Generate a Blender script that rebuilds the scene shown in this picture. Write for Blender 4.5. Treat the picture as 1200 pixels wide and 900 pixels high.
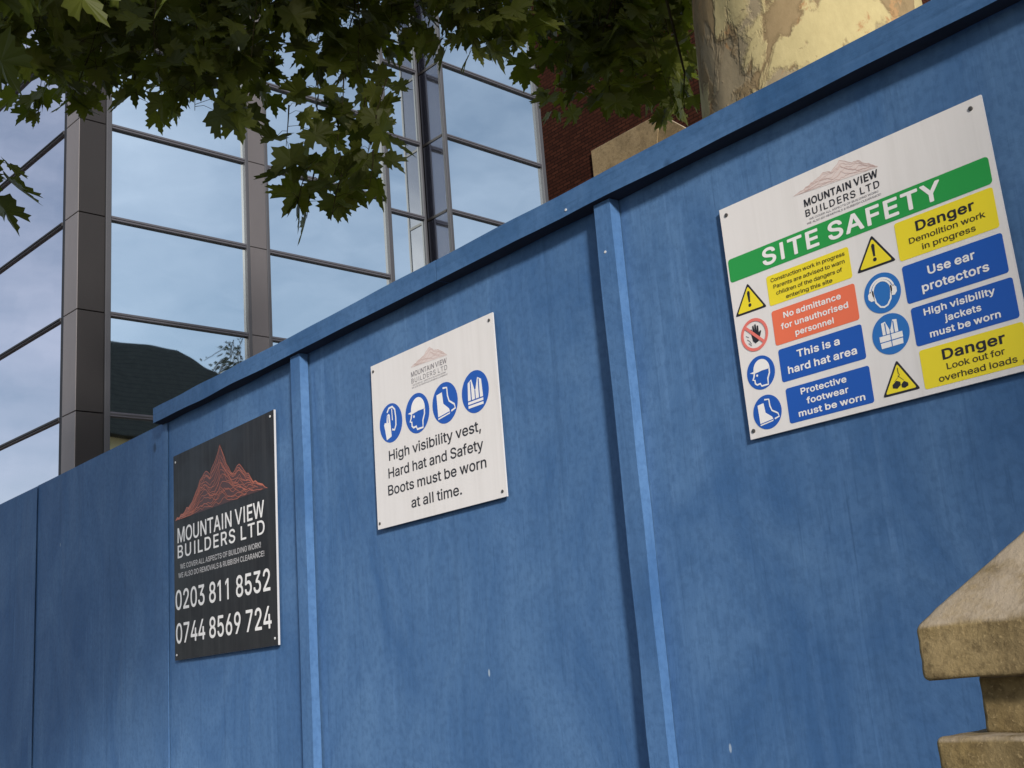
import bpy, bmesh, math, random
from mathutils import Vector, Matrix, noise

# ------------------------------------------------------------------ camera, sky, sun, exposure
scene = bpy.context.scene
for o in list(bpy.data.objects):
    bpy.data.objects.remove(o, do_unlink=True)
COL = scene.collection

EYE = Vector((0.0, -1.63, 1.514))
cam_data = bpy.data.cameras.new('camera')
cam = bpy.data.objects.new('camera', cam_data)
COL.objects.link(cam)
_r, _u, _f = (Vector((0.642323, 0.762518, -0.077377)), Vector((0.234943, -0.099796, 0.966873)), Vector((-0.729536, 0.639223, 0.243249)))
cam.matrix_world = Matrix(((_r.x, _u.x, -_f.x, EYE.x), (_r.y, _u.y, -_f.y, EYE.y), (_r.z, _u.z, -_f.z, EYE.z), (0, 0, 0, 1)))
cam_data.sensor_width = 36.0
cam_data.lens = 40.84
cam_data.clip_start = 0.05
cam_data.clip_end = 3000.0
scene.camera = cam

SUN_TO = Vector((2.0, -1.0, 0.78)).normalized()          # towards the sun: low, along the street, from the right
sun_elev = math.asin(SUN_TO.z)
sun_rot = math.atan2(SUN_TO.x, SUN_TO.y)

world = bpy.data.worlds.new('World')
scene.world = world
world.use_nodes = True
wt = world.node_tree
wt.nodes.clear()
w_out = wt.nodes.new('ShaderNodeOutputWorld')
w_bg = wt.nodes.new('ShaderNodeBackground')
w_bg.inputs['Strength'].default_value = 0.11
sky = wt.nodes.new('ShaderNodeTexSky')
sky.sky_type = 'NISHITA'
sky.sun_disc = False
sky.sun_elevation = sun_elev
sky.sun_rotation = sun_rot
sky.air_density = 1.0
sky.dust_density = 1.0
sky.ozone_density = 1.5
w_tc = wt.nodes.new('ShaderNodeTexCoord')
w_map = wt.nodes.new('ShaderNodeMapping')
w_map.inputs['Scale'].default_value = (1.0, 1.0, 2.6)
w_n = wt.nodes.new('ShaderNodeTexNoise')
w_n.inputs['Scale'].default_value = 3.0
w_n.inputs['Detail'].default_value = 7.0
w_n.inputs['Roughness'].default_value = 0.55
w_r = wt.nodes.new('ShaderNodeValToRGB')
w_r.color_ramp.elements[0].position = 0.26
w_r.color_ramp.elements[0].color = (0, 0, 0, 1)
w_r.color_ramp.elements[1].position = 0.74
w_r.color_ramp.elements[1].color = (0.75, 0.75, 0.75, 1)
w_mix = wt.nodes.new('ShaderNodeMixRGB')
w_mix.inputs['Color2'].default_value = (7.2, 7.9, 9.3, 1)     # cloud
wl = wt.links.new
wl(w_tc.outputs['Generated'], w_map.inputs['Vector'])
wl(w_map.outputs['Vector'], w_n.inputs['Vector'])
wl(w_n.outputs['Fac'], w_r.inputs['Fac'])
wl(w_r.outputs['Color'], w_mix.inputs['Fac'])
wl(sky.outputs['Color'], w_mix.inputs['Color1'])
wl(w_mix.outputs['Color'], w_bg.inputs['Color'])
wl(w_bg.outputs['Background'], w_out.inputs['Surface'])

sun_data = bpy.data.lights.new('sun', 'SUN')
sun_data.energy = 5.0
sun_data.angle = math.radians(6.0)
sun_data.color = (1.0, 0.93, 0.84)
sun = bpy.data.objects.new('sun', sun_data)
COL.objects.link(sun)
sun.location = (10, -8, 12)
sun.rotation_euler = (-SUN_TO).to_track_quat('-Z', 'Y').to_euler()

scene.view_settings.view_transform = 'Standard'
scene.view_settings.look = 'None'
scene.view_settings.exposure = 0.06
scene.view_settings.gamma = 1.0
scene.view_settings.use_curve_mapping = False
scene.cycles.max_bounces = 8
scene.cycles.transparent_max_bounces = 8

# ------------------------------------------------------------------ materials
def new_mat(name):
    m = bpy.data.materials.new(name)
    m.use_nodes = True
    nt = m.node_tree
    b = nt.nodes['Principled BSDF']
    return m, nt, b

def N(nt, kind, **kw):
    n = nt.nodes.new(kind)
    for k, v in kw.items():
        if k in n.inputs: n.inputs[k].default_value = v
        else: setattr(n, k, v)
    return n

def coords(nt, scale=(1, 1, 1), world_pos=True):
    mp = N(nt, 'ShaderNodeMapping')
    mp.inputs['Scale'].default_value = scale
    if world_pos:
        g = N(nt, 'ShaderNodeNewGeometry'); nt.links.new(g.outputs['Position'], mp.inputs['Vector'])
    else:
        g = N(nt, 'ShaderNodeTexCoord'); nt.links.new(g.outputs['Object'], mp.inputs['Vector'])
    return mp.outputs['Vector']

def noise_tex(nt, vec, scale, detail=4, rough=0.5, dist=0.0):
    n = N(nt, 'ShaderNodeTexNoise', Scale=scale, Detail=detail, Roughness=rough, Distortion=dist)
    nt.links.new(vec, n.inputs['Vector'])
    return n.outputs['Fac']

def ramp(nt, fac, stops, interp='LINEAR'):
    r = N(nt, 'ShaderNodeValToRGB')
    r.color_ramp.interpolation = interp
    els = r.color_ramp.elements
    while len(els) < len(stops): els.new(0.5)
    for e, (p, c) in zip(els, stops):
        e.position = p
        e.color = (c, c, c, 1) if isinstance(c, (int, float)) else (*c, 1)
    nt.links.new(fac, r.inputs['Fac'])
    return r.outputs['Color']

def mix(nt, fac, a, b, mode='MIX'):
    m = N(nt, 'ShaderNodeMixRGB', blend_type=mode)
    for sock, v in (('Fac', fac), ('Color1', a), ('Color2', b)):
        if isinstance(v, (int, float)): m.inputs[sock].default_value = v
        elif isinstance(v, tuple): m.inputs[sock].default_value = (*v, 1)
        else: nt.links.new(v, m.inputs[sock])
    return m.outputs['Color']

def bump(nt, b, height, strength=0.3, dist=0.01, prev=None):
    n = N(nt, 'ShaderNodeBump', Strength=strength, Distance=dist)
    nt.links.new(height, n.inputs['Height'])
    if prev is not None: nt.links.new(prev, n.inputs['Normal'])
    nt.links.new(n.outputs['Normal'], b.inputs['Normal'])
    return n.outputs['Normal']

def flat_mat(name, col, rough=0.4, spec=0.4, wear=0.06):
    m, nt, b = new_mat(name)
    v = coords(nt)
    f = noise_tex(nt, v, 9.0, 6, 0.6)
    c = mix(nt, f, tuple(x * (1 - wear) for x in col), tuple(min(1, x * (1 + wear)) for x in col))
    nt.links.new(c, b.inputs['Base Color'])
    b.inputs['Roughness'].default_value = rough
    b.inputs['Specular IOR Level'].default_value = spec
    return m

def paint_mat(name, dark, light, grain_axis='z'):
    m, nt, b = new_mat(name)
    sc = {'z': (26, 26, 1.1), 'x': (1.1, 26, 26)}[grain_axis]
    oi = N(nt, 'ShaderNodeObjectInfo')
    add = N(nt, 'ShaderNodeVectorMath', operation='MULTIPLY_ADD')
    g = N(nt, 'ShaderNodeNewGeometry')
    comb = N(nt, 'ShaderNodeCombineXYZ')
    for s in 'XYZ': nt.links.new(oi.outputs['Random'], comb.inputs[s])
    add.inputs[1].default_value = (37, 11, 23)
    nt.links.new(comb.outputs[0], add.inputs[0]); nt.links.new(g.outputs['Position'], add.inputs[2])
    def mapped(scale):
        mp = N(nt, 'ShaderNodeMapping'); mp.inputs['Scale'].default_value = scale
        nt.links.new(add.outputs[0], mp.inputs['Vector']); return mp.outputs['Vector']
    grain = noise_tex(nt, mapped(sc), 1.0, 7, 0.62, 0.6)
    fine = noise_tex(nt, mapped(tuple(4.0 * s for s in sc)), 1.0, 4, 0.6)
    patch = noise_tex(nt, mapped((1, 1, 0.62)), 3.4, 8, 0.66, 0.9)
    brush = noise_tex(nt, mapped({'z': (7, 7, 1.0), 'x': (1.0, 7, 7)}[grain_axis]), 1.3, 5, 0.6, 1.2)
    c = mix(nt, ramp(nt, patch, [(0.34, 0.0), (0.66, 1.0)]), dark, light)
    c = mix(nt, ramp(nt, brush, [(0.52, 0.0), (0.72, 0.20)]), c, tuple(min(1, x * 1.22 + .010) for x in light))
    c = mix(nt, ramp(nt, grain, [(0.30, 0.32), (0.44, 0.0)]), c, tuple(x * 0.68 for x in dark))
    drip = noise_tex(nt, mapped({'z': (34, 34, 0.55), 'x': (0.55, 34, 34)}[grain_axis]), 1.0, 3, 0.5, 0.3)
    smear = noise_tex(nt, mapped((1, 1, 0.8)), 1.9, 4, 0.6, 1.5)
    dm = mix(nt, 1.0, ramp(nt, drip, [(0.61, 0.0), (0.70, 0.35)]), ramp(nt, smear, [(0.48, 0.0), (0.62, 1.0)]), 'MULTIPLY')
    c = mix(nt, dm, c, tuple(min(1, x * 1.35 + .02) for x in light))
    # roller texture
    roll = noise_tex(nt, mapped((1, 1, 1)), 70.0, 3, 0.6)
    c = mix(nt, ramp(nt, roll, [(0.36, 0.30), (0.55, 0.0)]), c, tuple(x * .7 for x in dark))
    # knots and dabs: small dark spots
    vo = N(nt, 'ShaderNodeTexVoronoi', Scale=3.1); nt.links.new(mapped((1, 1, 0.75)), vo.inputs['Vector'])
    c = mix(nt, ramp(nt, vo.outputs['Distance'], [(0.026, 0.85), (0.05, 0.0)]), c, tuple(x * 0.35 for x in dark))
    # fine checks of the ply showing through
    c = mix(nt, ramp(nt, fine, [(0.29, 0.34), (0.38, 0.0)]), c, tuple(x * .6 for x in dark))
    # chips where pale primer shows
    v2 = N(nt, 'ShaderNodeTexVoronoi', Scale=7.0); nt.links.new(mapped({'z': (1.6, 1.6, 0.6), 'x': (.6, 1.6, 1.6)}[grain_axis]), v2.inputs['Vector'])
    chipn = noise_tex(nt, mapped((1, 1, 1)), 3.7, 2)
    chip = mix(nt, 1.0, ramp(nt, v2.outputs['Distance'], [(0.026, 1.0), (0.040, 0.0)]), ramp(nt, chipn, [(0.53, 0.0), (0.58, 0.7)]), 'MULTIPLY')
    c = mix(nt, chip, c, (0.42, 0.50, 0.58))
    nt.links.new(c, b.inputs['Base Color'])
    rr = ramp(nt, brush, [(0.3, 0.56), (0.7, 0.70)])
    nt.links.new(rr, b.inputs['Roughness'])
    b.inputs['Specular IOR Level'].default_value = 0.22
    p = bump(nt, b, grain, 0.35, 0.004)
    p = bump(nt, b, fine, 0.25, 0.0015, p)
    p = bump(nt, b, roll, 0.22, 0.0016, p)
    bump(nt, b, patch, 0.25, 0.012, p)
    return m

MAT = {}
MAT['panel_blue'] = paint_mat('blue_painted_plywood', (0.044, 0.116, 0.268), (0.088, 0.184, 0.356))
MAT['rail_blue'] = paint_mat('blue_painted_rail', (0.032, 0.095, 0.225), (0.066, 0.150, 0.310), 'x')
MAT['batten_blue'] = paint_mat('blue_painted_batten', (0.044, 0.116, 0.268), (0.080, 0.174, 0.350))
MAT['board_white'] = flat_mat('white_sign_board', (0.72, 0.70, 0.70), 0.38, 0.4, 0.03)
def weathered(m, streak_col, amt):
    nt = m.node_tree; b = nt.nodes['Principled BSDF']
    src = b.inputs['Base Color'].links[0].from_socket
    st = noise_tex(nt, coords(nt, (60, 60, 2.2)), 1.0, 5, 0.6, 0.4)
    bl = noise_tex(nt, coords(nt), 5.5, 6, 0.65)
    k = mix(nt, 1.0, ramp(nt, st, [(0.42, 0.0), (0.72, amt)]), ramp(nt, bl, [(0.35, 0.25), (0.65, 1.0)]), 'MULTIPLY')
    nt.links.new(mix(nt, k, src, streak_col), b.inputs['Base Color'])
    nt.links.new(ramp(nt, bl, [(0.3, 0.34), (0.7, 0.55)]), b.inputs['Roughness'])
weathered(MAT['board_white'], (0.46, 0.44, 0.42), 0.24)
MAT['board_edge'] = flat_mat('white_foam_edge', (0.46, 0.47, 0.50), 0.6)
MAT['board_black'] = flat_mat('black_sign_face', (0.012, 0.0112, 0.013), 0.5, 0.22, 0.25)
weathered(MAT['board_black'], (0.075, 0.072, 0.072), 0.35)
MAT['ink_white'] = flat_mat('white_print', (0.80, 0.79, 0.79), 0.42)
MAT['ink_grey_white'] = flat_mat('soft_white_print', (0.50, 0.49, 0.50), 0.42)
MAT['ink_black'] = flat_mat('black_print', (0.016, 0.015, 0.020), 0.4)
MAT['ink_grey'] = flat_mat('grey_print', (0.20, 0.19, 0.21), 0.45)
MAT['ink_olive'] = flat_mat('dark_print_on_yellow', (0.045, 0.034, 0.01), 0.45)
MAT['green'] = flat_mat('green_print', (0.018, 0.30, 0.058), 0.38)
MAT['yellow'] = flat_mat('yellow_print', (0.80, 0.66, 0.02), 0.38)
MAT['red'] = flat_mat('red_orange_print', (0.78, 0.16, 0.075), 0.38)
MAT['ring_red'] = flat_mat('red_ring_print', (0.72, 0.17, 0.14), 0.38)
MAT['blue'] = flat_mat('blue_print', (0.008, 0.085, 0.42), 0.36)
MAT['blue_light'] = flat_mat('light_blue_print', (0.02, 0.15, 0.48), 0.36)
MAT['pink'] = flat_mat('pale_pink_print', (0.68, 0.59, 0.57), 0.45)
MAT['pink_line'] = flat_mat('pink_line_print', (0.56, 0.40, 0.37), 0.45)
MAT['copper'] = flat_mat('dark_red_print', (0.060, 0.017, 0.014), 0.4)
MAT['copper_line'] = flat_mat('copper_line_print', (0.46, 0.13, 0.075), 0.4)
MAT['rail_under_shade'] = flat_mat('dark_rail_underside_shade', (0.030, 0.036, 0.055), 0.9, 0.1, 0.3)  # near-black colour standing in for the shade beneath the top rail
MAT['steel'] = flat_mat('dull_screw_steel', (0.10, 0.095, 0.09), 0.4)
MAT['steel'].node_tree.nodes['Principled BSDF'].inputs['Metallic'].default_value = 0.6
MAT['steel_pale'] = flat_mat('pale_screw_steel', (0.55, 0.56, 0.58), 0.35)

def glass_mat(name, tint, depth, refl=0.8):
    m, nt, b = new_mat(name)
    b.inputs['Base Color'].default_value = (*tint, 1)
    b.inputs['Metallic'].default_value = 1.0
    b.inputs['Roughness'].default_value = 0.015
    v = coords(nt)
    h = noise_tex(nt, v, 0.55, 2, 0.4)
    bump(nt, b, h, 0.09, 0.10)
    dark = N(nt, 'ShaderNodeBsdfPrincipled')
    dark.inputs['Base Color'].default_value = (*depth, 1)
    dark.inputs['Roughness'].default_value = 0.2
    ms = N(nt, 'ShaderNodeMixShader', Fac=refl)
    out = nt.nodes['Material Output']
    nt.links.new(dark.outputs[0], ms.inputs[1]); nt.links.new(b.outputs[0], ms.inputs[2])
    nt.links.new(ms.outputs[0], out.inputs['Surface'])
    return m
MAT['glass'] = glass_mat('mirror_coated_glass', (0.86, 0.96, 1.0), (0.02, 0.03, 0.04), 0.93)
MAT['glass_front'] = glass_mat('pale_coated_glass', (1.0, 0.93, 0.98), (0.05, 0.05, 0.06), 0.95)
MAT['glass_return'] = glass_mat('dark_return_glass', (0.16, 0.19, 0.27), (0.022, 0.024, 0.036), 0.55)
def metal_mat(name, col, rough):
    m, nt, b = new_mat(name)
    v = coords(nt, (1, 1, 0.4))
    f = noise_tex(nt, v, 2.5, 6, 0.6)
    nt.links.new(mix(nt, f, tuple(x * .85 for x in col), tuple(x * 1.12 for x in col)), b.inputs['Base Color'])
    b.inputs['Metallic'].default_value = 0.35
    b.inputs['Roughness'].default_value = rough
    return m
MAT['cladding'] = metal_mat('grey_brown_metal_cladding', (0.105, 0.098, 0.104), 0.6)
MAT['cladding_pale'] = metal_mat('pale_grey_cladding', (0.19, 0.175, 0.18), 0.6)  # lighter copy: light on the corner pier's street face put into the colour
MAT['cladding_dark'] = metal_mat('dark_metal_cladding', (0.018, 0.016, 0.017), 0.6)  # dark value puts the shade of the corner pier's side face into colour
MAT['frame'] = metal_mat('grey_window_frame', (0.060, 0.062, 0.072), 0.6)
MAT['transom'] = metal_mat('slate_transom', (0.085, 0.085, 0.105), 0.6)
MAT['gasket'] = flat_mat('black_gasket', (0.012, 0.012, 0.015), 0.6)

def brick_mat(name, c1, c2, mort):
    m, nt, b = new_mat(name)
    g = N(nt, 'ShaderNodeNewGeometry')
    sp = N(nt, 'ShaderNodeSeparateXYZ'); nt.links.new(g.outputs['Position'], sp.inputs[0])
    ad = N(nt, 'ShaderNodeMath', operation='ADD'); nt.links.new(sp.outputs['X'], ad.inputs[0]); nt.links.new(sp.outputs['Y'], ad.inputs[1])
    cb = N(nt, 'ShaderNodeCombineXYZ'); nt.links.new(ad.outputs[0], cb.inputs['X']); nt.links.new(sp.outputs['Z'], cb.inputs['Y'])
    bt = N(nt, 'ShaderNodeTexBrick')
    bt.inputs['Scale'].default_value = 1.0
    bt.inputs['Brick Width'].default_value = 0.30; bt.inputs['Row Height'].default_value = 0.105
    bt.inputs['Mortar Size'].default_value = 0.016; bt.inputs['Mortar Smooth'].default_value = 0.3
    bt.inputs['Color1'].default_value = (*c1, 1); bt.inputs['Color2'].default_value = (*c2, 1); bt.inputs['Mortar'].default_value = (*mort, 1)
    nt.links.new(cb.outputs[0], bt.inputs['Vector'])
    f = noise_tex(nt, g.outputs['Position'], 1.6, 5)
    c = mix(nt, ramp(nt, f, [(0.3, 0.35), (0.7, 0.0)]), bt.outputs['Color'], tuple(x * .5 for x in c1))
    nt.links.new(c, b.inputs['Base Color'])
    b.inputs['Roughness'].default_value = 0.95
    b.inputs['Specular IOR Level'].default_value = 0.05
    bump(nt, b, bt.outputs['Fac'], -0.6, 0.012)
    return m
MAT['brick'] = brick_mat('dark_red_brick', (0.048, 0.0165, 0.010), (0.026, 0.009, 0.006), (0.008, 0.0042, 0.003))
MAT['render_cream'] = flat_mat('cream_house_wall', (0.60, 0.50, 0.28), 0.9, 0.2, 0.1)

def slate_mat():
    m, nt, b = new_mat('dark_roof_slates')
    g = N(nt, 'ShaderNodeNewGeometry')
    mp = N(nt, 'ShaderNodeMapping'); mp.inputs['Scale'].default_value = (1, 1, 1); nt.links.new(g.outputs['Position'], mp.inputs['Vector'])
    w = N(nt, 'ShaderNodeTexWave', Scale=1.35, Distortion=0.4, bands_direction='Z', wave_profile='SAW'); nt.links.new(mp.outputs['Vector'], w.inputs['Vector'])
    f = noise_tex(nt, g.outputs['Position'], 3.0, 6, 0.65)
    c = mix(nt, f, (0.024, 0.025, 0.021), (0.062, 0.064, 0.054))
    c = mix(nt, ramp(nt, w.outputs['Fac'], [(0.0, 0.5), (0.25, 0.0)]), c, (0.006, 0.007, 0.007))
    nt.links.new(c, b.inputs['Base Color']); b.inputs['Roughness'].default_value = 0.85
    b.inputs['Specular IOR Level'].default_value = 0.15
    bump(nt, b, w.outputs['Fac'], 0.4, 0.02)
    return m
MAT['slate'] = slate_mat()

def stone_mat(name, base, pale, dark, scale=1.0):
    m, nt, b = new_mat(name)
    v = coords(nt)
    big = noise_tex(nt, v, 9.0 * scale, 6, 0.6, 0.5)
    fine = noise_tex(nt, v, 90.0 * scale, 6, 0.7)
    grit = noise_tex(nt, v, 300.0 * scale, 3, 0.6)
    c = mix(nt, ramp(nt, big, [(0.34, 0.0), (0.66, 1.0)]), base, pale)
    c = mix(nt, ramp(nt, fine, [(0.36, 0.62), (0.53, 0.0)]), c, dark)
    soot = noise_tex(nt, v, 5.0 * scale, 7, 0.7, 0.8)
    c = mix(nt, ramp(nt, soot, [(0.50, 0.0), (0.66, 0.50)]), c, tuple(x * .62 for x in dark))
    c = mix(nt, ramp(nt, grit, [(0.58, 0.0), (0.70, 0.45)]), c, tuple(min(1, x * 1.5) for x in pale))
    vo = N(nt, 'ShaderNodeTexVoronoi', Scale=210.0 * scale); nt.links.new(v, vo.inputs['Vector'])
    c = mix(nt, ramp(nt, vo.outputs['Distance'], [(0.06, 0.40), (0.12, 0.0)]), c, tuple(x * .5 for x in dark))
    # lichen and grime lie on upward faces
    g = N(nt, 'ShaderNodeNewGeometry'); sp = N(nt, 'ShaderNodeSeparateXYZ'); nt.links.new(g.outputs['Normal'], sp.inputs[0])
    lich = noise_tex(nt, v, 26.0 * scale, 5, 0.65)
    up = N(nt, 'ShaderNodeMath', operation='MULTIPLY'); nt.links.new(ramp(nt, sp.outputs['Z'], [(0.2, 0.0), (0.5, 1.0)]), up.inputs[0]); nt.links.new(ramp(nt, lich, [(0.38, 0.15), (0.56, 0.85)]), up.inputs[1])
    c = mix(nt, up.outputs[0], c, (0.335, 0.28, 0.215))
    nt.links.new(c, b.inputs['Base Color']); b.inputs['Roughness'].default_value = 0.95
    b.inputs['Specular IOR Level'].default_value = 0.15
    p = bump(nt, b, fine, 0.35, 0.003 / scale)
    bump(nt, b, grit, 0.4, 0.0015 / scale, p)
    return m
MAT['stone'] = stone_mat('weathered_sandstone', (0.185, 0.135, 0.058), (0.262, 0.200, 0.105), (0.085, 0.060, 0.030))
MAT['stone_far'] = stone_mat('pale_building_stone', (0.17, 0.125, 0.065), (0.23, 0.175, 0.10), (0.11, 0.08, 0.045), 0.12)

def bark_mat():
    m, nt, b = new_mat('mottled_plane_bark')
    v = coords(nt, (1.0, 1.0, 0.62))
    n1 = noise_tex(nt, v, 3.7, 7, 0.58, 0.35)
    mp = N(nt, 'ShaderNodeMapping'); mp.inputs['Location'].default_value = (7.3, 2.1, 4.4); nt.links.new(v, mp.inputs['Vector'])
    n2 = noise_tex(nt, mp.outputs['Vector'], 3.0, 6, 0.6, 0.3)
    mp2 = N(nt, 'ShaderNodeMapping'); mp2.inputs['Location'].default_value = (1.3, 9.1, 0.4); nt.links.new(v, mp2.inputs['Vector'])
    n3 = noise_tex(nt, mp2.outputs['Vector'], 6.5, 6, 0.65, 0.6)
    fine = noise_tex(nt, v, 38.0, 6, 0.68)
    edge1 = ramp(nt, n1, [(0.485, 0.0), (0.52, 1.0)])
    edge2 = ramp(nt, n2, [(0.555, 0.0), (0.60, 1.0)])
    edge3 = ramp(nt, n3, [(0.60, 0.0), (0.64, 1.0)])
    cream = mix(nt, fine, (0.345, 0.295, 0.15), (0.475, 0.41, 0.225))
    tan = mix(nt, fine, (0.19, 0.14, 0.075), (0.29, 0.22, 0.125))
    grey = mix(nt, fine, (0.20, 0.165, 0.105), (0.31, 0.26, 0.175))
    orange = mix(nt, fine, (0.28, 0.165, 0.08), (0.38, 0.25, 0.125))
    c = mix(nt, edge1, tan, cream)
    c = mix(nt, edge2, c, grey)
    c = mix(nt, edge3, c, orange)
    # thin dark rims where a plate of bark has lifted
    rim = ramp(nt, n1, [(0.465, 0.0), (0.49, 0.35), (0.505, 0.0)])
    c = mix(nt, rim, c, (0.07, 0.045, 0.02))
    rim2 = ramp(nt, n2, [(0.54, 0.0), (0.565, 0.3), (0.585, 0.0)])
    c = mix(nt, rim2, c, (0.09, 0.06, 0.03))
    nt.links.new(c, b.inputs['Base Color']); b.inputs['Roughness'].default_value = 0.88
    b.inputs['Specular IOR Level'].default_value = 0.2
    p = bump(nt, b, edge1, 0.45, 0.010)
    p = bump(nt, b, edge2, 0.4, -0.010, p)
    bump(nt, b, fine, 0.3, 0.006, p)
    return m
MAT['bark'] = bark_mat()
MAT['twig'] = flat_mat('olive_twig', (0.045, 0.038, 0.018), 0.85, 0.1, 0.2)

def leaf_mat(name, hue_dark, hue_light, trans):
    m, nt, b = new_mat(name)
    at = N(nt, 'ShaderNodeAttribute', attribute_name='leaf_tone')
    c = ramp(nt, at.outputs['Fac'], [(0.0, hue_dark), (0.80, hue_light), (0.975, tuple(x * 1.25 for x in hue_light)), (1.0, (0.28, 0.16, 0.03))])
    nt.links.new(c, b.inputs['Base Color'])
    b.inputs['Roughness'].default_value = 0.5
    b.inputs['Specular IOR Level'].default_value = 0.3
    tr = N(nt, 'ShaderNodeBsdfTranslucent')
    tc = mix(nt, 1.0, c, (2.2, 2.5, 0.9), 'MULTIPLY')
    nt.links.new(tc, tr.inputs['Color'])
    ms = N(nt, 'ShaderNodeMixShader', Fac=trans)
    out = nt.nodes['Material Output']
    nt.links.new(b.outputs[0], ms.inputs[1]); nt.links.new(tr.outputs[0], ms.inputs[2]); nt.links.new(ms.outputs[0], out.inputs['Surface'])
    return m
MAT['leaf'] = leaf_mat('plane_leaf', (0.046, 0.056, 0.012), (0.096, 0.108, 0.020), 0.36)

MAT['leaf_dark'] = leaf_mat('dark_garden_leaf', (0.015, 0.020, 0.010), (0.030, 0.036, 0.016), 0.1)
def ground_mat(name, c1, c2, scale, bstr=0.3):
    m, nt, b = new_mat(name)
    v = coords(nt)
    f = noise_tex(nt, v, scale, 8, 0.65); g = noise_tex(nt, v, scale * 12, 4)
    c = mix(nt, f, c1, c2)
    nt.links.new(c, b.inputs['Base Color']); b.inputs['Roughness'].default_value = 0.9
    bump(nt, b, g, bstr, 0.01)
    return m
MAT['earth'] = ground_mat('site_earth', (0.10, 0.075, 0.05), (0.19, 0.15, 0.10), 0.8)
MAT['asphalt'] = ground_mat('asphalt', (0.04, 0.04, 0.042), (0.065, 0.065, 0.065), 2.0)
MAT['kerb'] = ground_mat('granite_kerb', (0.22, 0.22, 0.22), (0.34, 0.33, 0.32), 8.0)
def paving_mat():
    m, nt, b = new_mat('concrete_paving_slabs')
    g = N(nt, 'ShaderNodeNewGeometry')
    bt = N(nt, 'ShaderNodeTexBrick'); bt.inputs['Scale'].default_value = 1.0
    bt.inputs['Brick Width'].default_value = 0.9; bt.inputs['Row Height'].default_value = 0.6; bt.inputs['Mortar Size'].default_value = 0.008
    bt.inputs['Color1'].default_value = (0.15, 0.145, 0.135, 1); bt.inputs['Color2'].default_value = (0.12, 0.117, 0.11, 1); bt.inputs['Mortar'].default_value = (0.07, 0.065, 0.06, 1)
    nt.links.new(g.outputs['Position'], bt.inputs['Vector'])
    f = noise_tex(nt, g.outputs['Position'], 4, 7, 0.65)
    nt.links.new(mix(nt, ramp(nt, f, [(0.3, 0.5), (0.6, 0.0)]), bt.outputs['Color'], (0.12, 0.115, 0.10)), b.inputs['Base Color'])
    b.inputs['Roughness'].default_value = 0.9
    bump(nt, b, bt.outputs['Fac'], -0.4, 0.006)
    return m
MAT['paving'] = paving_mat()

# ------------------------------------------------------------------ helpers
WORLD = {}                                                  # where each object's origin is
def tag(o, label=None, cat=None, group=None, kind=None):
    if label: o['label'] = label
    if cat: o['category'] = cat
    if group: o['group'] = group
    if kind: o['kind'] = kind
    return o

def thing(name, loc, label, cat, group=None):
    o = bpy.data.objects.new(name, None)
    COL.objects.link(o)
    o.location = loc
    o.empty_display_size = 0.2
    WORLD[o.name] = Vector(loc)
    return tag(o, label, cat, group)

class MB:
    """collects faces given in world coordinates"""
    def __init__(self): self.v, self.f = [], []
    def face(self, pts):
        k = len(self.v); self.v += [Vector(p) for p in pts]; self.f.append(list(range(k, k + len(pts)))); return self
    def grid(self, verts, faces):
        k = len(self.v); self.v += [Vector(p) for p in verts]; self.f += [[i + k for i in f] for f in faces]; return self
    def box(self, lo, hi, ax=None, o=None):
        """box from lo to hi; with axes ax (3 vectors) and origin o it is an oriented box"""
        c = [(lo[0] if i & 1 == 0 else hi[0], lo[1] if i & 2 == 0 else hi[1], lo[2] if i & 4 == 0 else hi[2]) for i in range(8)]
        if ax: c = [Vector(o) + ax[0] * p[0] + ax[1] * p[1] + ax[2] * p[2] for p in c]
        self.grid(c, [(0, 2, 3, 1), (4, 5, 7, 6), (0, 1, 5, 4), (2, 6, 7, 3), (0, 4, 6, 2), (1, 3, 7, 5)]); return self
    def tube(self, pts, rads, n=8, cap=True):
        rings = []
        up = Vector((0.13, 0.21, 0.97))
        for i, p in enumerate(pts):
            p = Vector(p)
            d = (Vector(pts[min(i + 1, len(pts) - 1)]) - Vector(pts[max(i - 1, 0)])).normalized()
            a = d.cross(up)
            if a.length < 1e-3: a = d.cross(Vector((1, 0, 0)))
            a.normalize(); bb = d.cross(a)
            rings.append([p + (a * math.cos(2 * math.pi * k / n) + bb * math.sin(2 * math.pi * k / n)) * rads[i] for k in range(n)])
        vs = [q for r in rings for q in r]; fs = []
        for i in range(len(pts) - 1):
            for k in range(n):
                fs.append((i * n + k, i * n + (k + 1) % n, (i + 1) * n + (k + 1) % n, (i + 1) * n + k))
        if cap: fs += [tuple(range(n - 1, -1, -1)), tuple((len(pts) - 1) * n + k for k in range(n))]
        self.grid(vs, fs); return self
    def build(self, name, mat, parent=None, bevel=0.0, smooth=False, seg=2):
        me = bpy.data.meshes.new(name)
        off = WORLD.get(parent.name, Vector()) if parent else Vector()
        me.from_pydata([v - off for v in self.v], [], self.f)
        me.update()
        bm = bmesh.new(); bm.from_mesh(me)
        bmesh.ops.remove_doubles(bm, verts=bm.verts, dist=1e-5)
        bmesh.ops.recalc_face_normals(bm, faces=bm.faces)
        if bevel: bmesh.ops.bevel(bm, geom=list(bm.edges), offset=bevel, segments=seg, affect='EDGES', profile=0.6)
        bm.to_mesh(me); bm.free()
        if smooth:
            for p in me.polygons: p.use_smooth = True
        me.materials.append(mat)
        o = bpy.data.objects.new(name, me)
        COL.objects.link(o)
        WORLD[o.name] = off.copy()
        if parent: o.parent = parent
        return o

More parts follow.
